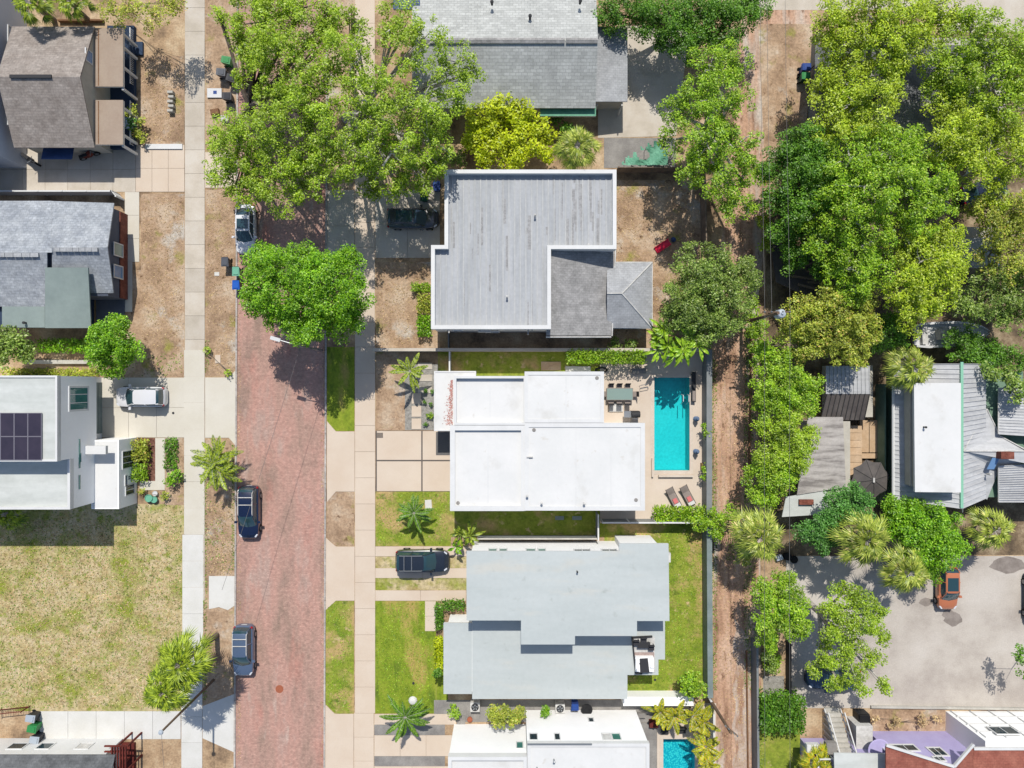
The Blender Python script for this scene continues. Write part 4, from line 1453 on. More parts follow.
def feather(parent, top, az, el, L, leaf, lw=.035, ll=.45, n=15, out=None, arch=1.0):
    """One arching feather frond: leaflets both sides of a rachis."""
    d = np.array([math.cos(az) * math.cos(el), math.sin(az) * math.cos(el), math.sin(el)])
    lat = np.array([-math.sin(az), math.cos(az), 0])
    P0, D0, LL, SD = [], [], [], []
    pts = []
    for i in range(n + 1):
        u = i / n
        q = np.array(top) + d * L * u - np.array([0, 0, arch * L * .45 * u * u])
        q[2] = max(q[2], .06)
        pts.append(q)
    for i in range(2, n + 1):
        u = i / n
        for s in (-1, 1):
            dd = lat * s * .85 + d * .65 + np.array([0, 0, .15])
            dd /= np.linalg.norm(dd)
            P0.append(pts[i])
            D0.append(dd)
            LL.append(ll * math.sin(math.pi * min(.97, .12 + u * .8)) * rnd.uniform(.85, 1.15))
            sd = np.cross(dd, [0, 0, 1.0]) + rng.normal(size=3) * .2
            SD.append(sd / np.linalg.norm(sd))
    k = len(P0)
    out.append(strip(np.array(P0), np.array(D0), np.array(LL), np.full(k, lw), np.array(LL) * .3, np.array(SD), seg=2))
    return pts


def feather_palm(label, heads, leaf, nf=16, L=1.5, name='palm_tree', cat='palm', group=None, lw=.04, ll=.45, el=(.1, 1.2), r=.09, arch=1.0, n=15):
    """heads: list of (foot pixel x, y, crown pixel x, y, height)."""
    f0 = base(heads[0][0], heads[0][1])
    t = T(name, label, cat, f0, group)
    out, tr, ra = [], MB(), MB()
    for fx, fy, tx, ty, h in heads:
        foot, top = base(fx, fy), G(tx, ty, h)
        tr.tube([foot - Vector((0, 0, .03)), foot.lerp(top, .5), top], [r * 1.3, r, r * .8], n=7)
        for i in range(nf):
            pts = feather(t, top, i * 2.399 + rnd.uniform(-.25, .25), rnd.uniform(*el), L * rnd.uniform(.75, 1.15), leaf, lw, ll, n, out, arch)
            ra.tube(pts[::3], .014, n=4, cap=False)
    tr.build('trunk', 'bark', t)
    ra.build('rachis', 'bark_pale', t)
    quads('crown', np.concatenate(out), 4, leaf, t)
    return t


def paddle_plant(label, at, heads, leaf, nl=9, L=1.5, group=None):
    """Banana-like plant: broad paddle leaves on stalks. heads: (px, py, h)"""
    t = T('paddle_plant', label, 'plant', base(*at), group)
    out, st = [], MB()
    for px, py, h in heads:
        top = G(px, py, h)
        foot = Vector((top.x * .5 + ORG[t].x * .5, top.y * .5 + ORG[t].y * .5, 0))
        st.tube([foot, foot.lerp(top, .6), top], [.09, .07, .04], n=6)
        for i in range(nl):
            az, e = i * 2.399 + rnd.uniform(-.3, .3), rnd.uniform(.2, 1.1)
            d = np.array([math.cos(az) * math.cos(e), math.sin(az) * math.cos(e), math.sin(e)])
            Lf = L * rnd.uniform(.7, 1.15)
            lat = np.array([-math.sin(az), math.cos(az), 0])
            prev = None
            for k in range(9):
                u = k / 8
                q = np.array(top) + d * Lf * u - np.array([0, 0, .5 * Lf * u * u])
                w = .15 * math.sin(math.pi * min(.99, max(.02, (u - .15) / .87))) if u > .15 else .02
                a, b = q - lat * w + np.array([0, 0, w * .35]), q + lat * w + np.array([0, 0, w * .35])
                if prev is not None:
                    out.append(np.array([prev[0], prev[1], q, a]))
                    out.append(np.array([prev[1], prev[2], b, q]))
                prev = (a, q, b)
    st.build('stalks', 'bark', t)
    quads('leaves', np.concatenate(out), 4, leaf, t)
    return t


# big street oaks, upper left
OAK = 'spreading oaks along the street'
tree('broad oak over the brick street, left of the pair in the upper left', (247, 118),
     [(262, 22, 36, 8), (292, 58, 44, 9), (255, 60, 20, 7.5), (250, 135, 40, 8), (296, 122, 46, 9.5), (322, 92, 32, 9), (230, 168, 27, 7), (276, 178, 38, 8), (245, 188, 22, 6.5),
      (318, 172, 34, 8), (330, 40, 24, 8), (238, 25, 14, 6), (222, 15, 10, 6), (240, 80, 12, 6), (300, 10, 24, 8), (268, 4, 22, 8), (332, 18, 20, 8), (246, 44, 18, 7), (276, 92, 22, 8.5), (214, 150, 10, 6)], 'leaf_oak', OAK, fill=1.3, bark='bark', twig=6)
tree('broad oak overhanging the pale shingle roof and the driveway, right of the pair', (347, 118),
     [(356, 62, 40, 9), (398, 24, 30, 8), (425, 46, 34, 9), (458, 62, 22, 8), (474, 72, 13, 7.5), (374, 108, 42, 10), (424, 100, 38, 9), (458, 94, 22, 8), (350, 150, 36, 9),
      (392, 152, 38, 9), (430, 142, 30, 8), (424, 174, 24, 7), (398, 188, 20, 7), (440, 168, 14, 6.5), (352, 20, 18, 8), (374, 188, 16, 6)], 'leaf_oak', OAK, fill=1.12, bark='bark_pale', twig=7)
tree('round bright green tree over the brick street north of the lamp', (318, 312),
     [(284, 282, 38, 8), (330, 290, 36, 8.4), (350, 258, 17, 7.4), (262, 262, 21, 7), (306, 320, 30, 7.4), (343, 320, 22, 7), (262, 300, 21, 7), (350, 298, 22, 7.2), (306, 264, 20, 7.4), (285, 318, 21, 7), (330, 266, 18, 7.4)],
     'leaf_bright', fill=2.3, size=.09)
tree('bright green tree beside the blue grey house and the parked white car', (128, 350),
     [(112, 340, 26, 4), (128, 352, 18, 3.6), (104, 358, 16, 3.4), (120, 325, 13, 3.6), (112, 366, 14, 3)], 'leaf_bright', fill=2.0, size=.09)
tree('small grey green tree beside the sage roof on the left edge', (30, 346),
     [(12, 342, 20, 3.2), (26, 350, 12, 2.8), (5, 355, 12, 2.8)], 'leaf_olive', fill=1.7, size=.13)
# trees between the pale house and the alley
tree('dense dark green tree at the top edge between the pale house and alley', (660, 24),
     [(612, 14, 20, 4), (640, 12, 26, 4.4), (670, 18, 28, 4.8), (700, 14, 28, 4.8), (732, 16, 28, 4.8), (755, 8, 18, 4.4), (690, 44, 22, 4.4), (720, 42, 20, 4.2), (664, 40, 12, 4)], 'leaf_dark', fill=2.2, size=.09)
tree('tall bright oak between the pale house yard and the alley', (700, 130),
     [(706, 70, 24, 8), (736, 64, 20, 7.5), (690, 100, 28, 8), (724, 102, 32, 9), (706, 138, 32, 8.5), (736, 146, 26, 8), (672, 112, 18, 7), (690, 168, 22, 7.5), (718, 178, 26, 7.5), (742, 180, 18, 7), (734, 204, 18, 6.5), (750, 160, 14, 6.5), (748, 212, 12, 6), (672, 140, 16, 6.5), (724, 48, 12, 7)],
     'leaf_lime', fill=1.35, bark='bark_pale', twig=7)
tree('rounded grey green tree at the rear corner of the ribbed roof yard', (698, 300),
     [(704, 272, 32, 5), (736, 284, 24, 4.8), (690, 300, 28, 5), (722, 306, 32, 5.2), (700, 326, 24, 4.5), (748, 270, 14, 4.4), (676, 318, 16, 4)], 'leaf_olive', fill=1.9, size=.09)
# the big grove, upper right
GR = 'grove of big oaks at the upper right'
tree('yellow green oak at the top of the grove beside the pale street', (862, 40),
     [(838, 22, 26, 8), (868, 14, 30, 9), (902, 18, 34, 9), (934, 10, 26, 8), (852, 48, 26, 8), (826, 44, 16, 7), (950, 22, 18, 7.5), (886, 44, 30, 9), (916, 46, 22, 8), (836, 62, 18, 7)], 'leaf_oak_light', GR, fill=1.5, bark='bark_pale', twig=7)
tree('olive toned oak in the top right corner of the grove', (968, 80),
     [(975, 38, 28, 9), (1002, 50, 28, 9), (962, 66, 26, 8.5), (938, 62, 20, 8), (934, 90, 14, 7.5), (990, 78, 30, 9), (1018, 84, 26, 8.5), (952, 98, 20, 7.5), (1000, 106, 28, 8.5), (1030, 60, 24, 8), (968, 20, 14, 8)], 'leaf_oak', GR, fill=1.45, bark='bark_pale', twig=7)
tree('light green oak in the middle of the grove west of the dark gap', (868, 112),
     [(846, 84, 24, 8), (896, 70, 16, 8), (820, 84, 16, 7), (872, 76, 22, 8), (832, 110, 22, 7.5), (862, 104, 30, 9), (886, 96, 18, 8), (840, 132, 26, 8), (874, 128, 22, 8), (824, 138, 14, 7)], 'leaf_oak_light', GR, fill=1.4, bark='bark_pale', twig=8)
tree('spreading yellow green oak east of the dark gap in the grove', (968, 142),
     [(948, 116, 22, 8), (978, 122, 24, 8.5), (958, 144, 28, 9), (988, 152, 26, 8.5), (940, 158, 18, 8), (1012, 138, 24, 8), (966, 174, 24, 8), (942, 136, 16, 7.5), (1000, 196, 16, 7), (1018, 164, 18, 8), (1000, 176, 14, 7)], 'leaf_oak_light', GR, fill=1.35, bark='bark_pale', twig=8)
tree('dark green tree by the alley wires on the west side of the grove', (796, 170),
     [(784, 150, 20, 7), (804, 146, 22, 7.5), (788, 178, 24, 7), (812, 172, 24, 7.5), (776, 200, 14, 6), (800, 206, 22, 7), (820, 198, 20, 7), (778, 232, 12, 5.5), (806, 230, 16, 6), (762, 172, 12, 5), (790, 248, 10, 5), (806, 254, 13, 5), (790, 268, 9, 4), (818, 270, 10, 5)], 'leaf_dark', GR, fill=1.8, twig=4)
tree('broad oak spreading south through the centre of the grove', (878, 190),
     [(850, 160, 28, 9), (884, 152, 26, 9), (906, 140, 20, 8.5), (908, 160, 18, 8.5), (814, 214, 18, 7), (822, 240, 18, 7), (836, 262, 14, 6.5), (836, 190, 26, 8), (866, 186, 32, 9.5), (900, 178, 26, 9), (926, 184, 24, 8.5), (850, 218, 28, 8.5), (880, 214, 20, 8), (918, 212, 26, 8.5), (944, 200, 20, 8), (862, 246, 26, 8), (846, 270, 24, 7.5), (874, 268, 20, 7.5), (856, 292, 18, 7)],
     'leaf_lime', GR, fill=1.5, bark='bark_pale', twig=7)
tree('oak with a drooping yellow green crown at the southern end of the grove', (922, 260),
     [(906, 238, 22, 7.5), (930, 234, 20, 7.5), (920, 262, 26, 7.5), (940, 268, 22, 7), (906, 288, 26, 7), (932, 290, 24, 7), (952, 280, 14, 6.5), (912, 312, 22, 6.5), (958, 262, 12, 6.5), (932, 308, 14, 6), (950, 238, 16, 6.5), (900, 262, 14, 7)], 'leaf_oak_light', GR, fill=1.5, bark='bark_pale', twig=6)
tree('sparse grey green tree with rusty patches at the right edge of the grove', (1000, 228),
     [(986, 212, 24, 6), (1010, 206, 22, 6.5), (1000, 236, 24, 6), (1022, 232, 20, 6), (988, 256, 18, 5.5), (1016, 260, 22, 6), (1030, 206, 16, 6)], 'leaf_mixed', GR, fill=1.0, twig=8)
tree('mottled low tree beside the boat at the right edge', (1004, 296),
     [(990, 290, 26, 5), (1014, 292, 24, 5), (976, 308, 18, 4.5), (1004, 318, 16, 4.5), (1026, 318, 16, 4.5), (1012, 278, 18, 5)], 'leaf_olive', GR, fill=1.2, twig=6)
tree('olive yellow tree north of the shed between alley and grove', (836, 326),
     [(804, 318, 22, 5.5), (830, 308, 24, 6), (852, 318, 24, 6), (866, 330, 16, 5.5), (812, 340, 20, 5.2), (840, 342, 22, 5.5), (856, 350, 16, 5), (800, 352, 12, 4.6), (866, 300, 14, 5.5), (790, 334, 12, 4.5)], 'leaf_mixed', GR, fill=1.7, twig=4)
tree('dark green small tree between the shed and the sabal palm', (884, 336), [(886, 330, 16, 4.5), (896, 342, 14, 4), (878, 346, 12, 3.8), (892, 320, 10, 4)], 'leaf_dark', fill=1.5, size=.09)
tree('green shrubby tree in front of the boat', (976, 352), [(960, 345, 18, 3.2), (980, 352, 18, 3.2), (972, 338, 14, 3), (1000, 350, 16, 3.4), (1016, 362, 16, 3.6), (992, 366, 16, 3.4)], 'leaf_dark', fill=1.5, size=.09, sub=.5)
tree('pale leafed tree casting feathery shade over the metal roof', (1002, 374), [(988, 372, 10, 4.8), (1006, 380, 16, 5), (1022, 384, 14, 5), (1016, 396, 8, 5)], 'leaf_olive', fill=.9, size=.13, sub=.5)
# strip along the alley
AL = 'leafy trees lining the alley'
for lab, at, bl, lf in (
    ('bright narrow tree beneath the pole at the north of the alley strip', (772, 345), [(757, 330, 12, 4), (771, 345, 16, 4.2), (759, 356, 14, 4), (779, 362, 16, 4.2)], 'leaf_lime'),
    ('dense green tree beside the shed in the alley strip', (790, 392), [(771, 384, 22, 4.5), (793, 380, 20, 4.8), (781, 404, 24, 5), (801, 402, 18, 4.8), (811, 388, 14, 4.6), (763, 404, 12, 4)], 'leaf_lime'),
    ('deep green tree beside the stained annexe roof in the alley strip', (782, 444), [(765, 432, 18, 4.5), (789, 430, 22, 5), (803, 442, 14, 4.6), (773, 456, 20, 4.6), (795, 458, 18, 4.8), (811, 432, 8, 4.4)], 'leaf_oak'),
    ('bright green tree at the southern end of the alley strip', (772, 484), [(761, 474, 18, 4.2), (781, 478, 20, 4.4), (767, 494, 16, 4), (789, 466, 12, 4.2), (755, 488, 10, 3.6)], 'leaf_lime')):
    tree(lab, at, bl, lf, AL, fill=1.55, size=.09, sub=.5)
shrub('low shrub hanging over the red edge of the alley, opposite the olive tree', (757, 312), [(753, 302, 9, 1.6), (755, 318, 10, 1.7), (752, 334, 9, 1.5), (756, 348, 8, 1.5)], 'leaf_lime', fill=1.6)
shrub('clump of green shrubs at the top of the alley near the grove', (768, 190), [(764, 178, 10, 2.5), (768, 200, 10, 2.5), (764, 222, 10, 2.4), (766, 245, 9, 2.2)], 'leaf_oak', fill=1.6, size=.12)
# lower right
tree('dark blue green tree in front of the annexe', (848, 520), [(838, 502, 18, 5), (856, 508, 20, 5.4), (830, 520, 14, 5), (816, 528, 14, 4.6), (852, 492, 12, 5), (806, 534, 13, 4.2), (824, 540, 15, 4.4)], 'leaf_bluegreen', fill=2, size=.09, sub=.5)
tree('bright lime tree below the metal roofed house', (920, 530), [(900, 512, 18, 4.2), (924, 520, 22, 4.6), (946, 526, 18, 4.2), (912, 540, 24, 4.6), (938, 548, 24, 4.4), (956, 542, 14, 4), (892, 526, 14, 4), (930, 566, 16, 3.8), (890, 502, 10, 4), (916, 506, 10, 4)], 'leaf_bright', fill=2.2, size=.09)
tree('light green tree by the fence west of the parking lot', (778, 612), [(770, 594, 18, 5.6), (790, 602, 20, 6), (776, 620, 22, 6), (796, 624, 17, 5.6), (768, 640, 13, 5), (784, 580, 14, 5.2)], 'leaf_lime', fill=2.0, size=.09, sub=.5)
tree('open crowned oak with bare white limbs leaning over the parking lot', (806, 600),
     [(846, 590, 15, 7), (862, 602, 17, 7.5), (878, 612, 15, 7), (838, 616, 14, 7), (826, 604, 12, 7), (834, 632, 15, 7), (862, 626, 20, 7.5), (880, 634, 12, 6), (848, 648, 16, 6), (830, 660, 14, 5.5), (852, 672, 16, 5.5), (872, 660, 12, 5.5), (820, 668, 12, 5), (884, 684, 10, 5), (838, 684, 12, 5), (862, 690, 8, 5), (826, 644, 8, 5)], 'leaf_oak', fill=1.5, bark='bark_pale', twig=6, trunk_r=.3, size=.09, sub=.5)
shrub('dark shrub row between the low wall and the alley fence, north end', (772, 666), [(768, 656, 8, 1.5), (772, 668, 7, 1.5)], 'leaf_olive', fill=1.8)
hedge('small pale square hedge beside the gravel and the alley fence', 765, 655, 781, 673, 1.0, 'leaf_lime')
hedge('large clipped dark green hedge left of the lavender house', 762, 698, 806, 734, 2.2, 'leaf_dark', size=.12, dens=190)
shrub('round lime shrub beside the white wall corner near the alley', (687, 680), [(692, 685, 14.5, 2.2), (690, 684, 10, 2.6)], 'leaf_lime', fill=3.0, sub=.3, size=.1)
shrub('yellow flowering shrub mound against the ribbed roof house, under the pale house', (500, 136), [(478, 122, 20, 3), (500, 112, 20, 3.2), (522, 118, 20, 3.2), (490, 144, 20, 3.2), (520, 144, 22, 3.2), (544, 130, 16, 3), (470, 142, 12, 2.6), (545, 152, 14, 3), (484, 158, 12, 3), (512, 158, 14, 3.2)], 'leaf_yellow', fill=2.2, sub=.45, size=.13)
shrub('muddy green shrub between the oak and the yellow shrub', (450, 152), [(446, 156, 12, 2), (460, 160, 10, 2), (436, 158, 8, 1.8)], 'leaf_olive', fill=1.5)
shrub('dark green shrub filling the gap behind the awning', (552, 118), [(556, 116, 9, 1.5), (568, 128, 8, 1.5)], 'leaf_dark', fill=1.5)
# hedges and shrubs by houses
hedge('green hedge row along the south side of the blue grey house', 36, 339, 92, 352, 1.3, 'leaf_bright')
hedge('low yellow green ground hedge beside the white solar house', 2, 369, 96, 376, .7, 'leaf_mixed')
hedge('small square hedge at the front path of the ribbed roof house', 411, 283, 430, 291, .9, 'leaf_lime')
hedge('taller dark hedge block south of the small square hedge', 417, 294, 430, 312, 1.0, 'leaf_mixed')
hedge('rounded green hedge at the front corner of the ribbed roof house', 417, 315, 430, 336, 1.1, 'leaf_bright')
hedge('long lime hedge along the wall north of the pool deck', 568, 350, 646, 363, 2.2, 'leaf_lime')
hedge('lime hedge at the southern end of the pool deck behind the loungers', 656, 508, 716, 523, 1.7, 'leaf_lime', size=.12)
shrub('dull shrub below the hip roof beside the garden wall', (622, 344), [(614, 343, 7, 1), (630, 343, 7, 1)], 'leaf_olive', fill=1.8)
shrub('loose green bush spilling over the pool deck corner into the alley', (716, 525), [(716, 520, 12, 2.2), (728, 514, 9, 1.8), (718, 534, 10, 2), (700, 524, 10, 2)], 'leaf_lime', fill=1.8)
hedge('pale green hedge at the entrance of the white solar house', 129, 440, 146, 462, 1.1, 'leaf_mixed')
hedge('second entrance hedge nearer the door of the white solar house', 130, 464, 145, 481, 1.0, 'leaf_lime')
hedge('low dark hedge beside the walkway of the white solar house', 164, 438, 176, 470, .5, 'leaf_dark')
shrub('small bright shrub at the corner of the walkway and flower bed', (172, 482), [(170, 480, 7, .8), (178, 475, 6, .6)], 'leaf_bright', fill=1.8)
shrub('tuft of garden plants beside the teal pots', (146, 495), [(142, 492, 5, .5), (164, 497, 6, .5)], 'leaf_mixed', fill=1.4)
shrub('flowering porch plants beside the brown shingled house', (138, 118), [(132, 112, 8, 1), (140, 122, 7, .9), (134, 132, 6, .8), (144, 138, 6, .6)], 'leaf_mixed', fill=1.4)
shrub('dark teal potted shrub by the brown house porch', (131, 124), [(131, 124, 6, 1.2)], 'leaf_bluegreen', fill=2)
hedge('clipped hedge in front of the white wall of the light grey house', 444, 601, 464, 611, .9, 'leaf_dark')
hedge('narrow hedge along the front path of the light grey house', 435, 604, 443, 630, .9, 'leaf_dark')
hedge('yellow leaved hedge beside the west wing of the light grey house', 435, 638, 442.5, 669, .8, 'leaf_yellow')
shrub('tall thin cypress shrub at the lawn edge casting a pointed shadow', (438, 676), [(437, 674, 4, 1.4), (437, 674, 3, 2.1), (437, 673, 2, 2.7)], 'leaf_dark', fill=3.5, low=-.9)
shrub('yellow green shrub at the south corner of the west wing', (456, 711), [(455, 711, 8, .8)], 'leaf_lime', fill=2)
shrub('thick leafy shrub between light grey roof and white lower house', (503, 708), [(494, 714, 9, 3.2), (506, 714, 10, 3.4), (518, 713, 9, 3.2), (500, 720, 8, 3), (514, 720, 8, 3)], 'leaf_mixed', fill=2.4)
shrub('small green shrub on a white ledge of the lower house', (546, 706), [(546, 711, 6.5, 1.6)], 'leaf_bright', fill=1.6)
PT = 'potted plants by the white fence'
shrub('leafy lime plant against the white fence beside the pool', (702, 429), [(705, 425, 5, 1.3), (706, 434, 5, 1.3)], 'leaf_lime', fill=2.2)
shrub('leafy lime plant against the pale wall beside the loungers', (702, 472), [(706, 470, 5, 1.2), (706, 477, 4, 1.2)], 'leaf_lime', fill=2.2)
shrub('low weeds around the verge beside the driveway of the white car', (208, 352), [(207, 350, 4, .4), (228, 371, 5, .4)], 'leaf_oak', fill=1.3)
shrub('low bushes in the dry bed beside the lavender house', (900, 722), [(875, 718, 6, .5), (896, 722, 7, .6), (922, 720, 8, .7), (936, 718, 6, .5)], 'leaf_dry', fill=1.0)
shrub('green shrub clump at the right edge beside the parking lot trees', (1018, 660), [(1020, 655, 10, 4), (1028, 668, 12, 4)], 'leaf_dark', fill=1.2)
shrub('shaggy foliage between the two roofs at the upper left', (112, 12), [(104, 6, 14, 4), (130, 8, 16, 4.5), (160, 10, 18, 5), (175, 4, 14, 5), (118, 24, 7, 2.5), (150, 26, 8, 3)], 'leaf_mixed', fill=1.2, sub=.5, size=.09)
# palms
SB = 'sabal palms'
fan_palm('tall leaning palm nearer the sidewalk, upper crown of the pair', (217, 635), (181, 664), 7.6, 35, 'frond_lime', nf=84)
fan_palm('tall leaning palm over the lawn walkway, lower crown of the pair', (203, 660), (164, 692), 7.6, 31, 'frond_lime', nf=76)
fan_palm('palm over the brown roof at the upper left, western of the two', (54, 20), (30, 3), 5.5, 24, 'frond_lime', nf=44)
fan_palm('palm over the brown roof at the upper left, eastern of the two', (88, 20), (70, 1), 5.0, 22, 'frond_lime', nf=40)
fan_palm('fan palm between the yellow shrub and the green tarp', (573, 168), (577, 146), 5.2, 29, 'frond_sabal', nf=56)
fan_palm('yellow tipped fan palm standing over the alley beside the annexe trees', (744, 530), (760, 537), 6.5, 34, 'frond_sabal', nf=64)
fan_palm('large shaggy fan palm at the north edge of the parking lot', (846, 530), (866, 540), 7, 35, 'frond_sabal', nf=70)
fan_palm('smaller fan palm at the corner of the parking lot near the orange car', (888, 560), (908, 572), 6, 30, 'frond_sabal', nf=52)
fan_palm('fan palm rising in front of the white flat roof panel at the right', (896, 370), (912, 368), 5.5, 29, 'frond_sabal', nf=48)
fan_palm('fan palm beside the downpipe of the metal roofed house', (976, 522), (994, 530), 4.4, 28, 'frond_sabal', nf=44)
fan_palm('fan palm peeking out below the white solar house on the left edge', (8, 508), (6, 514), 2.6, 22, 'frond_lime', nf=40)
fan_palm('fan palm below the lavender deck at the lower edge', (806, 752), (818, 764), 3.4, 22, 'frond_gold', nf=44)
feather_palm('bushy yellow green palm on the verge north of the navy car', [(226, 464, 212, 464, 2.6), (222, 470, 220, 472, 2.3), (218, 462, 218, 456, 2.2)], 'frond_lime', nf=12, L=2.3, ll=.4, lw=.06, n=22, el=(-.1, .9), arch=.7)
feather_palm('small dark palm on the front lawn of the white flat house', [(420, 507, 414, 513, 2.4)], 'frond_dark', nf=15, L=1.75, ll=.3, lw=.07, n=22, el=(-.15, .8), arch=.6)
feather_palm('dark palm at the bottom driveway of the light grey house', [(411, 706, 405, 717, 2.6)], 'frond_dark', nf=17, L=2.35, ll=.36, lw=.08, n=24, el=(-.15, .8), arch=.55)
feather_palm('young palm on the gravel bed beside the stepping stones', [(414, 372, 410, 371, 2.4)], 'frond_lime', nf=11, L=1.8, ll=.3, lw=.08, n=22, el=(-.1, .8), arch=.6)
feather_palm('golden palm clump beside the lower pool', [(668, 712, 674, 716, 1.6), (690, 706, 692, 716, 1.9), (700, 722, 704, 722, 2), (706, 742, 706, 746, 2), (704, 758, 708, 764, 2), (655, 714, 660, 712, 1.3)], 'frond_gold', nf=12, L=1.7, ll=.36, lw=.065, n=20, arch=.7)
feather_palm('feathery palm at the bottom of the alley strip near the red edge', [(740, 556, 744, 560, 2)], 'frond_sabal', nf=8, L=.9, ll=.3)
paddle_plant('broad leaved paddle plants at the garden wall behind the pool', (676, 348), [(668, 346, 3.4), (684, 350, 4.2), (664, 330, 3.6), (698, 346, 4.4), (690, 338, 4.2), (676, 354, 3.8), (658, 350, 2.8), (660, 338, 3.0)], 'leaf_lime', nl=13, L=1.6)
paddle_plant('dark paddle plant shaded between white and light grey house', (462, 536), [(460, 534, 1.6), (470, 536, 1.8)], 'frond_lime', nl=8, L=1.4)
paddle_plant('small paddle plant beside the front of the parked charcoal car', (458, 548), [(456, 547, 1.4)], 'leaf_bright', nl=6, L=1.0)


# ------------------------------------------------------------------ fences and walls
def fence(label, pts, h, mat, t=.06, post=2.4, name='fence', cat='fence', cap=None, postmat=None, kind='panel'):
    pts = [base(*p) for p in pts]
    f = T(name, label, cat, pts[0])
    mb, pm, cm = MB(), MB(), MB()
    posts = []
    for i, (a, b) in enumerate(zip(pts, pts[1:])):
        d = b - a
        s = Vector((-d.y, d.x, 0)).normalized()
        mb.obox((a + b) / 2 + Vector((0, 0, h / 2)), d / 2 * (.9995 if i else 1), s * t / 2 * (1 - .02 * i), (0, 0, h / 2 - .002 * i))
        cm.obox((a + b) / 2 + Vector((0, 0, h + .025 + .002 * i)), d / 2, s * (t / 2 + .035), (0, 0, .025))
        n = max(1, round(d.length / post))
        posts += [a.lerp(b, k / n) for k in range(n + (1 if i == len(pts) - 2 else 0))]
    mb.build(kind, mat, f)
    if cap:
        cm.build('cap', cap, f)
    if postmat:
        for p in posts:
            MB().box(p.x - .065, p.y - .065, 0, p.x + .065, p.y + .065, h + .09).build('post', postmat, f)
    return f


fence('pale stucco garden wall between ribbed roof and white flat house', [(376, 350.5), (700, 350.5)], 1.6, 'wall_stucco', t=.2, name='garden_wall', cat='wall', cap='concrete_old', kind='body')
fence('long pale grey wall between pool deck and alley', [(704.3, 350.6), (704.3, 521)], 1.6, 'vinyl_grey', t=.42, name='garden_wall', cat='wall', cap='vinyl_grey', kind='body')
fence('white fence south of the loungers dividing the deck from the lawn', [(600.5, 519), (704, 519)], 1.7, 'vinyl_grey', cap='white_paint', postmat='white_paint')
fence('long grey green wall between the rear lawn and the alley', [(704.3, 521.6), (705.3, 690)], 1.6, 'vinyl_sage', t=.4, name='garden_wall', cat='wall', cap='vinyl_sage', kind='body')
fence('short fence closing the shaded side yard beside the deck', [(596, 511), (596, 536.5)], 1.7, 'vinyl_grey', cap='white_paint')
fence('grey fence between white flat house and light grey house', [(478, 535.6), (596, 535.6)], 1.3, 'vinyl_grey', cap='wall_stucco')
fence('short garden fence at the shaded side of the ribbed roof house', [(451, 352), (451, 372)], 1.5, 'vinyl_grey', cap='white_paint')
fence('small side gate between the driveway dirt and the ribbed roof house', [(449.5, 333), (449.5, 349)], 1.3, 'vinyl_grey', name='gate', cat='gate')
fence('white wall closing the rear lawn beside the lower pool', [(621, 695), (690, 695)], 1.3, 'white_wall', t=.8, name='garden_wall', cat='wall', kind='body')
fence('white corner wall slanting between rear lawn and alley', [(704.8, 691), (712.5, 702)], 1.9, 'white_paint', t=.16, name='garden_wall', cat='wall', kind='body')
fence('white wall beside the golden palms and the lower pool', [(709, 706), (709, 800)], 1.6, 'white_paint', t=.14, name='garden_wall', cat='wall', kind='body')
fence('weathered grey fence between the brown yard and the alley', [(700, 172), (701.5, 248)], 1.7, 'fence_wood', postmat='fence_wood', t=.1)
fence('shaded wooden fence between patio tarp and the brown yard', [(616, 173), (682, 173)], 1.7, 'fence_wood', postmat='fence_wood')
fence('white fence between the brown house yard and the blue grey house', [(0, 195), (119, 195)], 1.3, 'white_paint', cap='white_paint', postmat='white_paint')
fence('short return of the white fence beside the concrete apron', [(119.5, 195), (124, 200)], 1.3, 'white_paint', postmat='white_paint')
fence('low rust red edging along the east side of the alley, northern stretch', [(751, 306), (748.5, 480)], .2, 'timber', t=.12, name='edging', cat='edging', kind='board')
fence('pale fence on the right of the lower alley beside the gravel', [(751.5, 638), (753, 800)], 1.5, 'vinyl_grey', t=.12, postmat='vinyl_grey', cap='vinyl_grey')
fence('low rust red edging beside the lower alley fence', [(746, 650), (748, 800)], .2, 'timber', t=.12, name='edging', cat='edging', kind='board')
fence('dark rail fence west of the parking lot under the trees', [(786, 640), (786, 690)], 1.2, 'charcoal', t=.08, postmat='charcoal')
fence('grey corrugated wall on the east side of the upper alley', [(812, 40), (808, 130)], 1.6, 'vinyl_grey', t=.1, postmat='charcoal')
fence('green side wall beside the umbrella and the metal roofed house', [(876, 384), (876, 500)], 1.6, 'sage_wall', t=.12, name='garden_wall', cat='wall', kind='body')
fence('low concrete kerb wall south of the parking lot', [(870, 706), (1100, 709)], .25, 'wall_stucco', t=.2, name='kerb_wall', cat='wall', kind='body')
fence('low stone border wall along the hedge of the blue grey house', [(28, 362), (90, 362)], .35, 'wall_stucco', t=.35, name='border_wall', cat='wall', kind='body')
fence('row of white edging blocks at the yard corner of the brown house', [(146, 147), (183, 147)], .16, 'white_paint', t=.45, name='edging', cat='edging', kind='blocks')
fence('low timber border beside the palms of the brown house', [(60, 22), (105, 22)], .4, 'timber', t=.15, name='edging', cat='edging', kind='board')
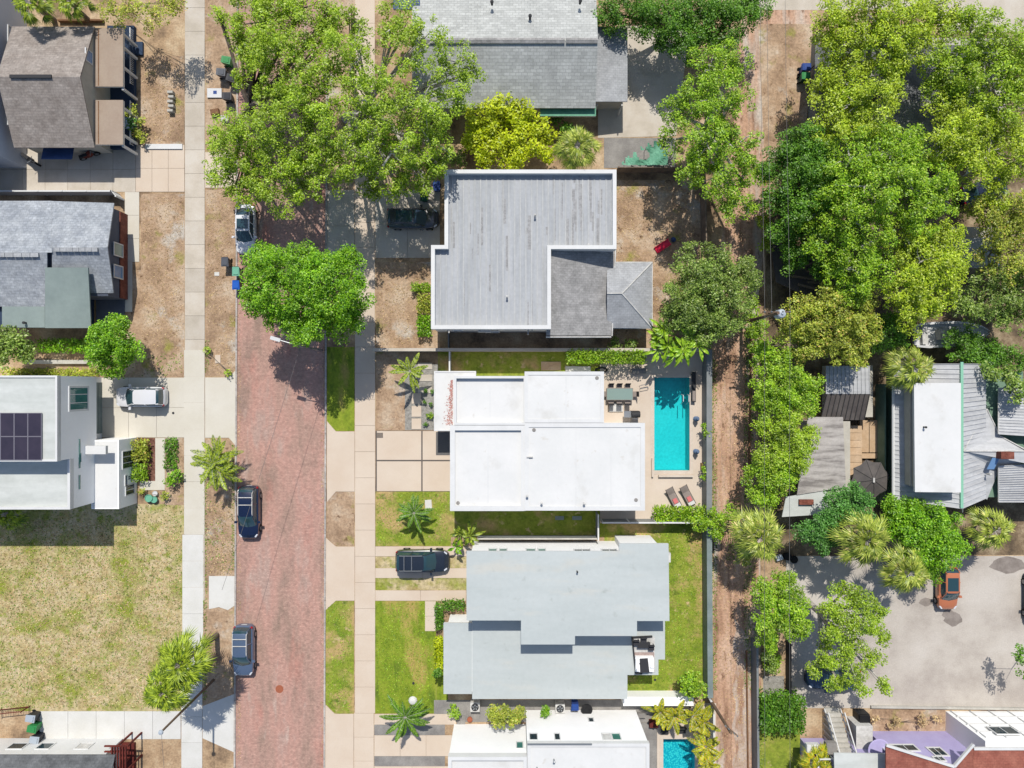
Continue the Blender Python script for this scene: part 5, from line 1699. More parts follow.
# gated bar fence beside the lawn, lower left
f = T('gate', 'dark metal gate frame at the left end of the lower lawn walkway', 'gate', base(20, 706))
mb = MB()
a, b = base(2, 709), base(30, 706)
for z in (.15, 1.1):
    mb.tube([a + Vector((0, 0, z)), b + Vector((0, 0, z))], .04)
for p in (a, b):
    mb.tube([p, p + Vector((0, 0, 1.25))], .05)
mb.build('frame', 'rust_wood', f)
mb = MB()
for i in range(11):
    p = a.lerp(b, (i + .5) / 11)
    mb.tube([p + Vector((0, 0, .15)), p + Vector((0, 0, 1.1))], .015, n=4)
mb.build('bars', 'rust_wood', f)


# ------------------------------------------------------------------ pools
def pool(label, rect, lining, depth):
    x0, y0, x1, y1 = rect
    a, b = G(x0, y1), G(x1, y0)
    t = T('swimming_pool', label, 'swimming pool', ((a.x + b.x) / 2, (a.y + b.y) / 2, 0))
    e = .01
    mb = MB()
    v = [(a.x - e, a.y - e, -depth), (b.x + e, a.y - e, -depth), (b.x + e, b.y + e, -depth), (a.x - e, b.y + e, -depth)]
    w = [(x, y, .03) for x, y, _ in v]
    mb.add(v + w, [(0, 1, 2, 3)] + [(i, 4 + i, 4 + (i + 1) % 4, (i + 1) % 4) for i in range(4)])
    mb.build('basin', lining, t)
    MB().add([(a.x, a.y, -.1), (b.x, a.y, -.1), (b.x, b.y, -.1), (a.x, b.y, -.1)], [(0, 1, 2, 3)]).build('water', 'pool_water', t)
    MB().ring([(a.x - .32, a.y - .32), (b.x + .32, a.y - .32), (b.x + .32, b.y + .32), (a.x - .32, b.y + .32)], .33, -.05, .085).build('coping', 'coping', t)
    return t


p = pool('long turquoise swimming pool beside the white flat roofed house', POOLS[0], 'light_ripple_lining', 1.5)
a, b = G(654, 377.5), G(689.5, 470.5)
MB().box(a.x, b.y, -1.49, a.x + .28, a.y - 2.2, -.35).build('bench', 'light_ripple_lining', p)
pool('small aqua mosaic pool at the lower picture edge', POOLS[1], 'pool_mosaic', 1.2)
# raised ledges on the deck
for lab, pts in (('low tan deck step running along the southern pool edge', [(658, 475.8), (692.5, 475.8)]), ('short tan deck step beside the house corner and pool', [(652, 458), (652, 476.4)])):
    fence(lab, pts, .34, 'coping', t=.16, name='deck_step', cat='step', kind='body')


# ------------------------------------------------------------------ vehicles
def loft(sections):
    mb = MB()
    n = len(sections[0])
    for s in sections:
        mb.v += [tuple(p) for p in s]
    for i in range(len(sections) - 1):
        for k in range(n - 1):
            mb.f.append((i * n + k, i * n + k + 1, (i + 1) * n + k + 1, (i + 1) * n + k))
    mb.f.append(tuple(range(n - 1, -1, -1)))
    m = (len(sections) - 1) * n
    mb.f.append(tuple(m + k for k in range(n)))
    return mb


def car(label, px, py, head, paint, L=4.7, W=1.85, H=1.55, suv=True, roof=None, rails=False, sunroof=False, group='parked cars', name='parked_car'):
    """px, py: photo pixel of the roof centre; head: direction of the nose in degrees (0 = to the right, 90 = up)."""
    c = G(px, py, H * .8)
    c.z = 0
    t = T(name, label, 'car', c, group)
    ca, sa = math.cos(R(head)), math.sin(R(head))

    def W3(x, y, z):
        return (c.x + x * ca - y * sa, c.y + x * sa + y * ca, z)

    def body(mb, nm, mat, parent=t, smooth=False):
        mb.v = [W3(*v) for v in mb.v]
        o = mb.build(nm, mat, parent, smooth=smooth)
        if smooth:
            o.data.set_sharp_from_angle(angle=R(38))
        return o
    hw = W / 2
    # stations: (x/L, width factor, deck height)
    hb = H * .60
    st = [(-.5, .56, hb * .74), (-.492, .74, hb * .92), (-.472, .88, hb * 1.0), (-.43, .96, hb * 1.03), (-.33, 1.0, hb * 1.04), (-.1, 1.0, hb * 1.05), (.12, 1.0, hb * 1.02),
          (.24, .99, hb * .98), (.33, .965, hb * .94), (.40, .92, hb * .89), (.445, .84, hb * .83), (.475, .72, hb * .76), (.493, .55, hb * .66), (.5, .4, hb * .52)]
    secs = []
    for x, w, z in st:
        w *= hw
        secs.append([(x * L, -w * .9, .24), (x * L, -w * .99, .38), (x * L, -w, z * .7), (x * L, -w * .96, z * .95), (x * L, -w * .84, z), (x * L, -w * .4, z + .025), (x * L, w * .4, z + .025),
                     (x * L, w * .84, z), (x * L, w * .96, z * .95), (x * L, w, z * .7), (x * L, w * .99, .38), (x * L, w * .9, .24)])
    secs = [[q for q in s] for s in secs]
    body(loft(secs), 'body', paint, smooth=True)
    if suv:
        cab = [(-.475, .80, hb * 1.0, .78), (-.44, .86, H * .94, .80), (-.40, .88, H * .985, .80), (-.2, .88, H, .82), (.02, .88, H * .99, .82), (.075, .88, H * .95, .80), (.225, .86, hb * .99, .78)]
    else:
        cab = [(-.41, .80, hb * 1.03, .78), (-.29, .86, H * .93, .76), (-.24, .88, H * .985, .78), (-.1, .88, H, .8), (.04, .88, H * .985, .8), (.08, .88, H * .94, .78), (.225, .86, hb * .99, .78)]
    secs = []
    cab = [(x, wb, z, wt * .9) for x, wb, z, wt in cab]
    for k, (x, wb, z, wt) in enumerate(cab):
        wb *= hw
        wt *= hw
        zz = max(z, hb * .985 + .01)
        bul = (.045 if k == len(cab) - 1 else .025 if k > 3 else -.012) * L
        bx = lambda y: x * L + bul * (1 - (y / wb) ** 2)
        secs.append([(bx(y), y, q) for y, q in ((-wb, hb * .9), (-wb * .99, hb), (-wt * .99, max(zz - .05, hb)), (-wt * .88, zz), (0, zz + .01), (wt * .88, zz), (wt * .99, max(zz - .05, hb)), (wb * .99, hb), (wb, hb * .9))])
    body(loft(secs), 'windows', 'car_glass', smooth=True)
    # roof panel and pillars
    xr0, xr1 = (cab[2][0] * L, cab[4][0] * L)
    mb = MB()
    rs = []
    for x, w, z in ((xr0 - .10, .58, H * .95), (xr0, .70, H * .992), ((xr0 + xr1) / 2, .73, H + .012), (xr1, .71, H * 1.0), (xr1 + .14, .5, H * .985)):
        w *= hw
        rs.append([(x, -w, z - .07), (x, -w * .97, z - .005), (x, -w * .6, z + .015), (x, w * .6, z + .015), (x, w * .97, z - .005), (x, w, z - .07)])
    rf = body(loft(rs), 'roof', roof or paint, smooth=True)
    if sunroof:
        body(MB().box(xr0 + (xr1 - xr0) * .25, -hw * .55, H, xr1 - .05, hw * .55, H + .035), 'sunroof', 'car_glass', rf)
    mb = MB()
    for s in (-1, 1):
        a, b = cab[-1], cab[-2]
        mb.tube([(a[0] * L, s * a[1] * hw * .97, a[2] + .01), (b[0] * L, s * b[3] * hw * .93, b[2] + .012), (xr1, s * hw * .7, H * .99)], .04, n=5)
        a, b = cab[0], cab[1]
        mb.tube([(a[0] * L, s * a[1] * hw * .97, a[2] + .01), (b[0] * L, s * b[3] * hw * .93, b[2] + .012), (xr0, s * hw * .7, H * .985)], .05, n=5)
        mb.tube([((xr0 + xr1) / 2 + .1, s * hw * .885, hb), ((xr0 + xr1) / 2, s * hw * .72, H - .03)], .05, n=5)
    body(mb, 'pillars', paint)
    if rails:
        mb = MB()
        for s in (-1, 1):
            mb.tube([(xr0, s * hw * .66, H - .01), (xr0 + .12, s * hw * .66, H + .07), (xr1 - .12, s * hw * .66, H + .07), (xr1, s * hw * .66, H)], .04, n=6)
        for x in (xr0 + .45, (xr0 + xr1) / 2 + .1):
            mb.tube([(x, -hw * .68, H + .09), (x, hw * .68, H + .09)], .04, n=6)
        body(mb, 'roof_rack', 'dirty_white' if rails is True else rails, rf)
    for s in (-1, 1):
        m_ = MB().obox((.17 * L, s * (hw + .1), hb * 1.06), (.1, .02 * s, 0), (0, .12, 0), (0, 0, .08))
        body(m_, 'mirror', paint)
        body(MB().obox((.432 * L, s * hw * .74, hb * .82), (.13, -.09 * s, 0), (.02 * s, .06, 0), (0, 0, .06)), 'headlight', 'lamp_glass')
        body(MB().obox((-.468 * L, s * hw * .78, hb * .9), (.07, .05 * s, 0), (-.03 * s, .1, 0), (0, 0, .1)), 'tail_light', 'tail_lamp')
        for x in (-.3, .31):
            wc = (x * L, s * (hw - .11), .33)
            mb = MB()
            mb.tube([(wc[0], wc[1] - .11, wc[2]), (wc[0], wc[1] + .125, wc[2])] if s > 0 else [(wc[0], wc[1] + .11, wc[2]), (wc[0], wc[1] - .125, wc[2])], .33, n=18)
            wh = body(mb, 'wheel', 'rubber')
            mb = MB()
            mb.tube([(wc[0], wc[1] + s * .1, wc[2]), (wc[0], wc[1] + s * .14, wc[2])], .2, n=12)
            body(mb, 'rim', 'hub', wh)
    body(MB().box(-.503 * L, -.25, hb * .5, -.493 * L, .25, hb * .63), 'number_plate', 'plate')
    body(MB().box(.488 * L, -hw * .38, .32, .503 * L, hw * .38, .5), 'grille', 'black_metal')
    return t


car('white hatchback parked in the concrete driveway of the white solar house', 137, 397, 180, 'paint_white', L=4.5, W=1.85, H=1.65, suv=True)
car('white sedan parked at the kerb under the oak beside the roadside bins', 243.5, 228, 270, 'paint_white', L=4.5, W=1.8, H=1.45, suv=False, sunroof=True)
car('glossy black crossover in the shaded driveway of the ribbed roof house', 412, 217, 0, 'paint_black', L=4.7, W=1.85, H=1.6, sunroof=True)
car('navy blue crossover with roof bars parked on the brick street', 246.5, 513.5, 270, 'paint_navy', L=4.8, W=1.9, H=1.6, rails=True)
car('dusky silver blue estate with white roof bars parked by the leaning palms', 241, 653.5, 270, 'paint_silver_blue', L=4.6, W=1.85, H=1.7, rails=True)
car('charcoal crossover with roof rack in the two track driveway', 421.5, 562.5, 0, 'paint_charcoal', L=4.85, W=2.0, H=1.72, rails='steel')
car('orange car parked nose down at the edge of the parking lot', 951, 590, 270, 'paint_orange', L=3.9, W=1.75, H=1.55, sunroof=True)
car('dark car cut by the right picture edge in the parking lot', 1041, 600, 270, 'paint_black', L=4.6, W=1.85, H=1.5, suv=False)
car('blue sedan half hidden below the white limbed oak', 836, 681, 180, 'paint_blue', L=4.9, W=1.85, H=1.5, suv=False)
car('navy car glimpsed through the grove at the right', 988, 189, 15, 'paint_navy', L=4.4, W=1.8, H=1.5, suv=False)

# boat on the ground by the grove
bt = T('boat', 'white open motor boat stored under the trees at the right', 'boat', base(942, 335))


def boat_sec(x, w, z0, z1):
    return [(x, 0, z0), (x, -w * .7, z0 + .2), (x, -w, z1), (x, -w * .82, z1 + .02), (x, -w * .8, z1 - .35), (x, w * .8, z1 - .35), (x, w * .82, z1 + .02), (x, w, z1), (x, w * .7, z0 + .2)]


mb = loft([boat_sec(x, w, z0, z1) for x, w, z0, z1 in ((-3.1, 1.0, .5, 1.3), (-2, 1.15, .45, 1.3), (0, 1.15, .45, 1.35), (1.5, 1.0, .5, 1.45), (2.7, .55, .65, 1.55), (3.3, .08, 1.0, 1.62))])
ca, sa = math.cos(R(3)), math.sin(R(3))
o0 = ORG[bt]
fx = lambda m_: setattr(m_, 'v', [(o0.x + x * ca - y * sa, o0.y + x * sa + y * ca, z) for x, y, z in m_.v])
fx(mb)
mb.build('hull', 'white_plastic', bt)
for nm, q in (('console', (-1.2, -.45, .95, -.2, .45, 1.75)), ('seat', (-2.6, -.8, .95, -2.1, .8, 1.4)), ('seat', (.4, -.6, 1.0, .9, .6, 1.4))):
    mb = MB().box(*q)
    fx(mb)
    mb.build(nm, 'dirty_white', bt)
mb = MB().obox((-.1, 0, 1.85), (.12, 0, -.2), (0, .5, 0), (.02, 0, .02))
fx(mb)
mb.build('windscreen', 'teal_glass', bt)
mb = MB().box(-3.7, -.25, .5, -3.12, .25, 1.5)
fx(mb)
mb.build('outboard_motor', 'charcoal', bt)
mb = MB()
for x in (-2, 0, 1.8):
    mb.box(x - .15, -.7, 0, x + .15, .7, .5)
fx(mb)
mb.build('cradle', 'timber', bt)


# ------------------------------------------------------------------ bins
def bin_(label, px, py, body, lid, ang=0, s=1.0, group='wheeled bins', name='wheeled_bin'):
    c = G(px, py, 1.0)
    c.z = 0
    t = T(name, label, 'bin', c, group)
    ca, sa = math.cos(R(ang)), math.sin(R(ang))
    w3 = lambda m_: setattr(m_, 'v', [(c.x + (x * ca - y * sa) * s, c.y + (x * sa + y * ca) * s, z * s) for x, y, z in m_.v]) or m_
    m_ = MB()
    m_.add([(-.24, -.26, .06), (.24, -.26, .06), (.24, .26, .06), (-.24, .26, .06), (-.31, -.36, .98), (.31, -.36, .98), (.31, .36, .98), (-.31, .36, .98)],
           [(3, 2, 1, 0), (4, 5, 6, 7), (0, 1, 5, 4), (1, 2, 6, 5), (2, 3, 7, 6), (3, 0, 4, 7)])
    w3(m_).build('body', body, t)
    m_ = MB().slab([(-.34, -.40, 1.04), (.34, -.40, 1.04), (.30, .40, 1.10), (-.30, .40, 1.10)], .05)
    m_.box(-.22, -.28, 1.06, .22, .22, 1.10)
    w3(m_).build('lid', lid, t)
    w3(MB().tube([(-.26, .43, 1.0), (.26, .43, 1.0)], .025)).build('handle', body, t)
    for sx in (-1, 1):
        w3(MB().tube([(sx * .22, .34, .13), (sx * .3, .34, .13)], .13, n=12)).build('wheel', 'rubber', t)
    return t


for a in (
    ('black bin with bright green lid at the kerb, topmost of its cluster', 226, 60, 'bin_green', 'bin_green', 80),
    ('grey blue bin just below the bright green bin at the kerb', 221, 72, 'bin_grey', 'bin_grey', 85),
    ('black bin half under the oak leaves, right of the grey blue bin', 231, 78, 'bin_black', 'bin_black', 75),
    ('black bin right of the white board at the kerb', 227, 96, 'bin_black', 'bin_black', 90),
    ('grey lidded bin beside the street below the white sedan', 225, 262, 'bin_black', 'bin_grey', 0),
    ('teal green bin above the blue bin at the street', 236, 271.5, 'bin_dark_green', 'teal_cover', 0),
    ('vivid blue bin below the teal bin at the street', 236, 285, 'bin_black', 'bin_bright_blue', 0),
    ('pale lidded bin at the lower lawn walkway, topmost of three', 30.5, 718.5, 'bin_black', 'bin_pale', 80),
    ('green bin between the two pale bins at the lower lawn walkway', 32, 729, 'bin_green', 'bin_green', 80),
    ('pale lidded bin at the lower lawn walkway, lowest of three', 34.5, 740, 'bin_black', 'bin_pale', 80),
    ('blue lidded bin against the alley wall at the top', 806.5, 67, 'bin_blue', 'bin_blue', 90),
    ('dark green bin against the alley wall below the blue one', 806, 76, 'bin_dark_green', 'bin_green', 90),
    ('green bin in the shade above the black crossover', 424, 196.5, 'bin_dark_green', 'bin_dark_green', 0),
    ('blue bin against the ribbed roof house corner', 436.5, 186, 'bin_blue', 'bin_blue', 0),
    ('dark blue bin beside the round black table between the lower houses', 575, 706, 'bin_blue', 'bin_blue', 0),
):
    bin_(a[0], a[1], a[2], a[3], a[4], a[5])


def T1(name, label, cat, px, py, mb_fn, mat, group=None):
    """Single mesh thing built around the ground point of a photo pixel."""
    c = base(px, py)
    mb = MB()
    mb_fn(mb, c)
    return tag(mb.build(name, mat, loc=c), label, cat, group)


def crate(w, d, h, ang=0):
    def f(mb, c):
        ca, sa = math.cos(R(ang)), math.sin(R(ang))
        mb.obox(c + Vector((0, 0, h / 2)), (w / 2 * ca, w / 2 * sa, 0), (-d / 2 * sa, d / 2 * ca, 0), (0, 0, h / 2))
        mb.obox(c + Vector((0, 0, h + .012)), (w * .47 * ca, w * .47 * sa, 0), (-d * .47 * sa, d * .47 * ca, 0), (0, 0, .012))
    return f


# discarded board with a dark blot, boxes by the kerb
t = T('discarded_board', 'white board with a small blue mark lying by the kerb bins', 'board', base(216, 93))
c = base(215, 93.5)
MB().box(c.x - .65, c.y - .42, .06, c.x + .65, c.y + .42, .14).build('panel', 'white_plastic', t)
MB().box(c.x - .1, c.y - .1, .14, c.x + .22, c.y + .2, .148).build('mark', 'bin_blue', t)
T1('cardboard_box', 'tan cardboard box on the verge below the white board', 'box', 216, 113, crate(.75, .5, .35, 10), 'timber')
T1('cardboard_box', 'pale box half under the oak beside the tan cardboard box', 'box', 226, 120, crate(.7, .5, .4, -5), 'dirty_white')
T1('meter_cover', 'small pale utility cover on the verge below the grey lidded bin', 'cover', 217, 274, crate(.45, .35, .03), 'concrete_white')
T1('meter_cover', 'pale utility box lid on the verge above the concrete driveway flare', 'cover', 218, 359, crate(.5, .75, .05), 'concrete_cream')
BL = 'concrete blocks in the bare yard'
for i in range(5):
    T1('concrete_block', ['pale concrete block at the top of the short row in the bare yard', 'second pale block from the top of the row in the bare yard', 'middle pale block of the row in the bare yard',
                          'second lowest pale block of the row in the bare yard', 'lowest pale block of the row in the bare yard'][i], 'block', 172.5 + (.8 if i % 2 else 0), 94 + i * 4.6, crate(.5, .22, .5, 0), 'wall_stucco', BL)


def manhole(mb, c):
    mb.lathe((c.x, c.y, 0), [(.36, .0), (.36, .018), (.3, .02), (.29, .014), (.2, .014), (.19, .02), (.02, .02)], n=24)


T1('manhole_cover', 'round rusty manhole cover in the brick street', 'manhole cover', 279.5, 689, manhole, 'terracotta')
for lab, x, y in (('round dark drain cap in the lower green lawn', 413.5, 683), ('small dark drain in the driveway of the white hatchback', 173.5, 413), ('small dark drain on the lawn beside the terrace', 655, 679.5)):
    T1('drain', lab, 'drain', x, y, lambda mb, c: mb.lathe((c.x, c.y, .03), [(.11, 0), (.11, .04), (.06, .05)], n=12), 'charcoal')
T1('drain_grate', 'small dark square grate at the driveway corner of the white flat house', 'grate', 380, 435.5, lambda mb, c: [mb.box(c.x - .28, c.y - .2 + i * .08, .05, c.x + .28, c.y - .15 + i * .08, .07) for i in range(6)], 'dark_joint')
for i, y in enumerate((398.5, 411.5, 424)):
    T1('stepping_stone', ['square stepping stone nearest the young palm in the gravel', 'middle square stepping stone in the gravel bed', 'square stepping stone nearest the driveway in the gravel'][i], 'stepping stone', 416.5, y, crate(.86, .98, .06), 'concrete_cream', 'stepping stones in the gravel bed')
for i, (x, y, lab) in enumerate(((425.5, 391, 'dark tuft at the upper left of the gravel plant bed'), (432.5, 392, 'dark tuft at the upper right of the gravel plant bed'), (425, 402, 'small dark tuft at the middle left of the gravel bed'),
                                 (431.5, 404.5, 'dark tuft at the middle right of the gravel bed'), (430.5, 416, 'yellow green spiky tuft in the gravel plant bed'), (425.5, 424.5, 'dark tuft at the lower left of the gravel bed'))):
    shrub(lab, (x, y), [(x, y, 2.6 if i != 4 else 4, .3)], 'leaf_dark' if i != 4 else 'leaf_lime', name='tuft', cat='plant', fill=2.2, sub=.14, size=.07, group='tufts in the gravel bed')
for i, y in enumerate((366, 378, 390)):
    T1('stepping_stone', ['pale gravel edging stone below the garden wall', 'second pale edging stone beside the young palm', 'third pale edging stone beside the young palm'][i], 'stepping stone', 425, y, crate(1.3, .6, .05), 'concrete_old')
T1('garden_rock', 'oval white stone beside the dark palm near the bottom driveway', 'rock', 413, 700, lambda mb, c: mb.lathe((c.x, c.y, 0), [(.34, 0), (.4, .12), (.3, .28), (.1, .34)], n=12), 'white_paint')
T1('garden_slab', 'pale square utility slab on the lawn beside the dark palm', 'slab', 428.5, 505, crate(.6, .95, .05, 4), 'concrete_white')
T1('garden_slab', 'pale patch of pavers lying beside the light grey front wall', 'slab', 461, 692 + 28, crate(.8, .8, .05), 'grey_paver')
T1('garden_slab', 'dry straw coloured square mat in the shaded grass by the hedge', 'slab', 551, 366, crate(1.8, .8, .04), 'warm_boards')
T1('garden_slab', 'white slab beside the lime hedge and white roof', 'slab', 578, 369, crate(2.3, .5, .05), 'concrete_white')
for i, (x, y, w, lab) in enumerate(((559.5, 518, .8, 'pale rectangular vent patch in the shaded side lawn, left one'), (577, 518, .85, 'pale rectangular vent patch in the shaded side lawn, right one'))):
    T1('lawn_grate', lab, 'grate', x, y, crate(w, .35, .02), 'leaf_lime' if False else 'vinyl_sage', 'pale grates in the shaded side lawn')

# ------------------------------------------------------------------ pool deck furniture
t = T('dining_table', 'glass topped outdoor dining table on the pool deck', 'table', base(620, 393))
c = base(618.5, 394)
MB().box(c.x - 1.15, c.y - .5, .72, c.x + 1.15, c.y + .5, .75).build('tabletop', 'table_glass', t)
MB().ring([(c.x - 1.2, c.y - .55), (c.x + 1.2, c.y - .55), (c.x + 1.2, c.y + .55), (c.x - 1.2, c.y + .55)], .08, .68, .74).build('frame', 'sling', t)
for sx in (-1, 1):
    for sy in (-1, 1):
        MB().box(c.x + sx * 1.1 - .04, c.y + sy * .45 - .04, .06, c.x + sx * 1.1 + .04, c.y + sy * .45 + .04, .68).build('leg', 'sling', t)


def chair(label, x, y, ang):
    t = T('patio_chair', label, 'chair', (x, y, .06), 'chairs around the outdoor dining table')
    ca, sa = math.cos(R(ang)), math.sin(R(ang))
    w = lambda m_: setattr(m_, 'v', [(x + a * ca - b * sa, y + a * sa + b * ca, z + .06) for a, b, z in m_.v]) or m_
    w(MB().box(-.24, -.24, .40, .24, .24, .45)).build('seat', 'sling', t)
    w(MB().obox((0, .27, .68), (.24, 0, 0), (0, .025, 0), (0, .06, .24))).build('backrest', 'charcoal', t)
    for sx in (-1, 1):
        for sy in (-1, 1):
            w(MB().box(sx * .22 - .02, sy * .22 - .02, 0, sx * .22 + .02, sy * .22 + .02, .4)).build('leg', 'charcoal', t)


for i, dx in enumerate((-.75, 0, .75)):
    chair(['left', 'middle', 'right'][i] + ' chair on the house side, upper long edge, of the glass table', c.x + dx, c.y + .62, 0)
    chair(['left', 'middle', 'right'][i] + ' chair on the lower long edge of the glass table', c.x + dx, c.y - .66, 180)
chair('chair at the left short end of the glass table', c.x - 1.35, c.y, 90)
chair('chair at the right short end of the glass table', c.x + 1.35, c.y, 270)
# grill
t = T('barbecue_grill', 'dark barbecue grill with pale side shelf beside the house corner', 'grill', base(632, 415))
c = base(633, 415)
c.y += .1
MB().box(c.x - .3, c.y - .3, .06, c.x + .45, c.y + .3, .85).build('cabinet', 'charcoal', t)
o = MB().box(c.x - .3, c.y - .28, .86, c.x + .45, c.y + .28, 1.0)
o.tube([(c.x - .3, c.y, 1.0), (c.x + .45, c.y, 1.0)], .27, n=14)
o.build('lid', 'charcoal', t)
MB().box(c.x - .95, c.y - .28, .82, c.x - .31, c.y + .28, .86).build('side_shelf', 'steel', t)
MB().tube([(c.x - .2, c.y - .4, 1.05), (c.x + .35, c.y - .4, 1.05)], .025).build('handle', 'steel', t)


def lounger(label, px, py, ang):
    c = base(px, py)
    t = T('sun_lounger', label, 'sun lounger', c + Vector((0, 0, .06)), 'sun loungers by the pool')
    ca, sa = math.cos(R(ang)), math.sin(R(ang))
    w = lambda m_: setattr(m_, 'v', [(c.x + a * ca - b * sa, c.y + a * sa + b * ca, z + .06) for a, b, z in m_.v]) or m_
    w(MB().slab([(-.95, -.33, .34), (.35, -.33, .34), (.35, .33, .34), (-.95, .33, .34)], .05)).build('seat', 'sling', t)
    w(MB().slab([(.35, -.33, .34), (1.0, -.33, .62), (1.0, .33, .62), (.35, .33, .34)], .05)).build('backrest', 'sling', t)
    f_ = MB()
    for s in (-1, 1):
        f_.tube([(-.98, s * .35, .32), (.4, s * .35, .32), (1.02, s * .35, .6)], .025)
    w(f_).build('frame', 'charcoal', t)
    for a in (-.8, .5):
        for s in (-1, 1):
            w(MB().box(a - .025, s * .33 - .025, 0, a + .025, s * .33 + .025, .3)).build('leg', 'charcoal', t)
    w(MB().box(-.55, -.2, .345, -.1, .18, .42)).build('cushion', 'cushion_pink', t)
    w(MB().box(-.93, -.3, .345, -.62, .3, .37)).build('towel', 'white_plastic', t)


lounger('grey sun lounger with pink cushion, nearer the house', 672.5, 497, 118)
lounger('grey sun lounger with pink cushion, nearer the pale wall', 686.5, 495, 118)
for lab, y in (('bluish stone figure on the deck between pool and pale wall, upper one', 418.5), ('bluish stone figure on the deck between pool and pale wall, lower one', 451)):
    T1('garden_figure', lab, 'statue', 695, y, lambda mb, c: mb.lathe((c.x, c.y, .06), [(.2, 0), (.22, .1), (.12, .16), (.2, .4), (.24, .6), (.1, .78), (.13, .9), (.08, 1.02)], n=10), 'statue_blue', 'bluish figures on the pool deck')
t = T('pool_bench', 'dark slatted bench at the north east corner of the pool', 'bench', base(692, 385))
a, b = base(690.5, 402), base(694.5, 372)
MB().box(a.x, a.y, .4, b.x, b.y, .48).build('seat', 'charcoal', t)
for y in (a.y + .2, b.y - .3):
    MB().box(a.x + .03, y, .06, b.x - .03, y + .1, .4).build('leg', 'charcoal', t)
MB().box(a.x + .05, a.y + .1, .48, b.x - .05, a.y + 1.0, .53).build('cushion', 'sling', t)
t = T('ladder_rail', 'chrome pool handrail with white float at the pool corner', 'handrail', base(686, 398))
c = base(684, 400)
for dx in (-.25, .25):
    MB().tube([(c.x + dx, c.y + .5, .06), (c.x + dx, c.y + .45, .8), (c.x + dx, c.y - .1, .8), (c.x + dx, c.y - .4, -.2)], .035).build('rail', 'white_plastic', t)
t = T('side_bench', 'grey framed bench against the pool deck hedge', 'bench', base(638, 371))
c = base(638, 371)
MB().box(c.x - .65, c.y - .22, .42, c.x + .65, c.y + .22, .47).build('seat', 'grey_paver', t)
for s in (-.58, .5):
    MB().box(c.x + s, c.y - .2, .06, c.x + s + .08, c.y + .2, .42).build('leg', 'charcoal', t)
MB().box(c.x - .65, c.y + .23, .5, c.x + .65, c.y + .27, .85).build('backrest', 'grey_paver', t)
T1('hose_reel', 'black coiled hose pile on the deck beside the white roof edge', 'hose', 601, 370, lambda mb, c: [mb.tube([(c.x + (.5 + .03 * k) * math.cos(i * .5), c.y + (.18 + .02 * k) * math.sin(i * .5), .1 + .05 * k) for i in range(13)], .05, n=6) for k in range(3)], 'charcoal')
T1('bicycle_frame', 'thin metal garden chair beside the upper pool corner', 'garden chair', 643, 386, lambda mb, c: [mb.tube([(c.x - .35, c.y, .06), (c.x - .3, c.y + .05, .45), (c.x + .4, c.y + .2, .45), (c.x + .5, c.y + .3, .9)], .03), mb.tube([(c.x - .3, c.y - .3, .06), (c.x - .3, c.y - .25, .45), (c.x + .4, c.y - .1, .45), (c.x + .4, c.y - .12, .06)], .03)], 'steel').name = 'garden_chair'
T1('planter_trough', 'dark trough against the pale wall under the lime plant', 'planter', 702, 466, crate(.35, .6, .4), 'timber')
# lounge set on the roof terrace
TZ = 2.85 + .08
c = G(644, 664, TZ)
t = T('patio_sofa', 'white cushioned sofa with a dark throw on the roof terrace', 'sofa', c)
MB().box(c.x - .8, c.y - .55, TZ, c.x + .75, c.y + .75, TZ + .36).build('base', 'white_wall', t)
MB().slab([(c.x - .45, c.y + .62, TZ + .43), (c.x + .25, c.y + .66, TZ + .42), (c.x + .4, c.y - .58, TZ + .41), (c.x - .4, c.y - .6, TZ + .43)], .05).build('throw', 'cushion_dark', t)
MB().box(c.x - .78, c.y - .4, TZ + .37, c.x - .5, c.y + .6, TZ + .6).build('cushion', 'white_wall', t)
MB().box(c.x + .44, c.y - .1, TZ + .37, c.x + .74, c.y + .6, TZ + .56).build('cushion', 'white_wall', t)
c = G(643, 643.5, TZ)
t = T('patio_table', 'dark low table on the roof terrace above the sofa', 'table', c)
MB().box(c.x - .55, c.y - .26, TZ + .36, c.x + .55, c.y + .26, TZ + .41).build('tabletop', 'charcoal', t)
for sx in (-.45, .4):
    MB().box(c.x + sx, c.y - .2, TZ, c.x + sx + .06, c.y + .2, TZ + .36).build('leg', 'charcoal', t)
for i, (x, y) in enumerate(((635.5, 641), (650.5, 646), (643, 638.5))):
    q = G(x, y, TZ)
    mb = MB().box(q.x - .24, q.y - .24, TZ + .36, q.x + .24, q.y + .24, TZ + .42)
    mb.box(q.x - .24, q.y + .2, TZ + .421, q.x + .24, q.y + .25, TZ + .72)
    for a in (-.21, .21):
        for b in (-.21, .21):
            mb.box(q.x + a - .02, q.y + b - .02, TZ, q.x + a + .02, q.y + b + .02, TZ + .359)
    tag(mb.build('terrace_chair', 'cushion_dark', loc=q), ['dark chair left of the roof terrace table', 'dark chair right of the roof terrace table', 'dark chair behind the roof terrace table'][i], 'chair', 'dark terrace chairs')


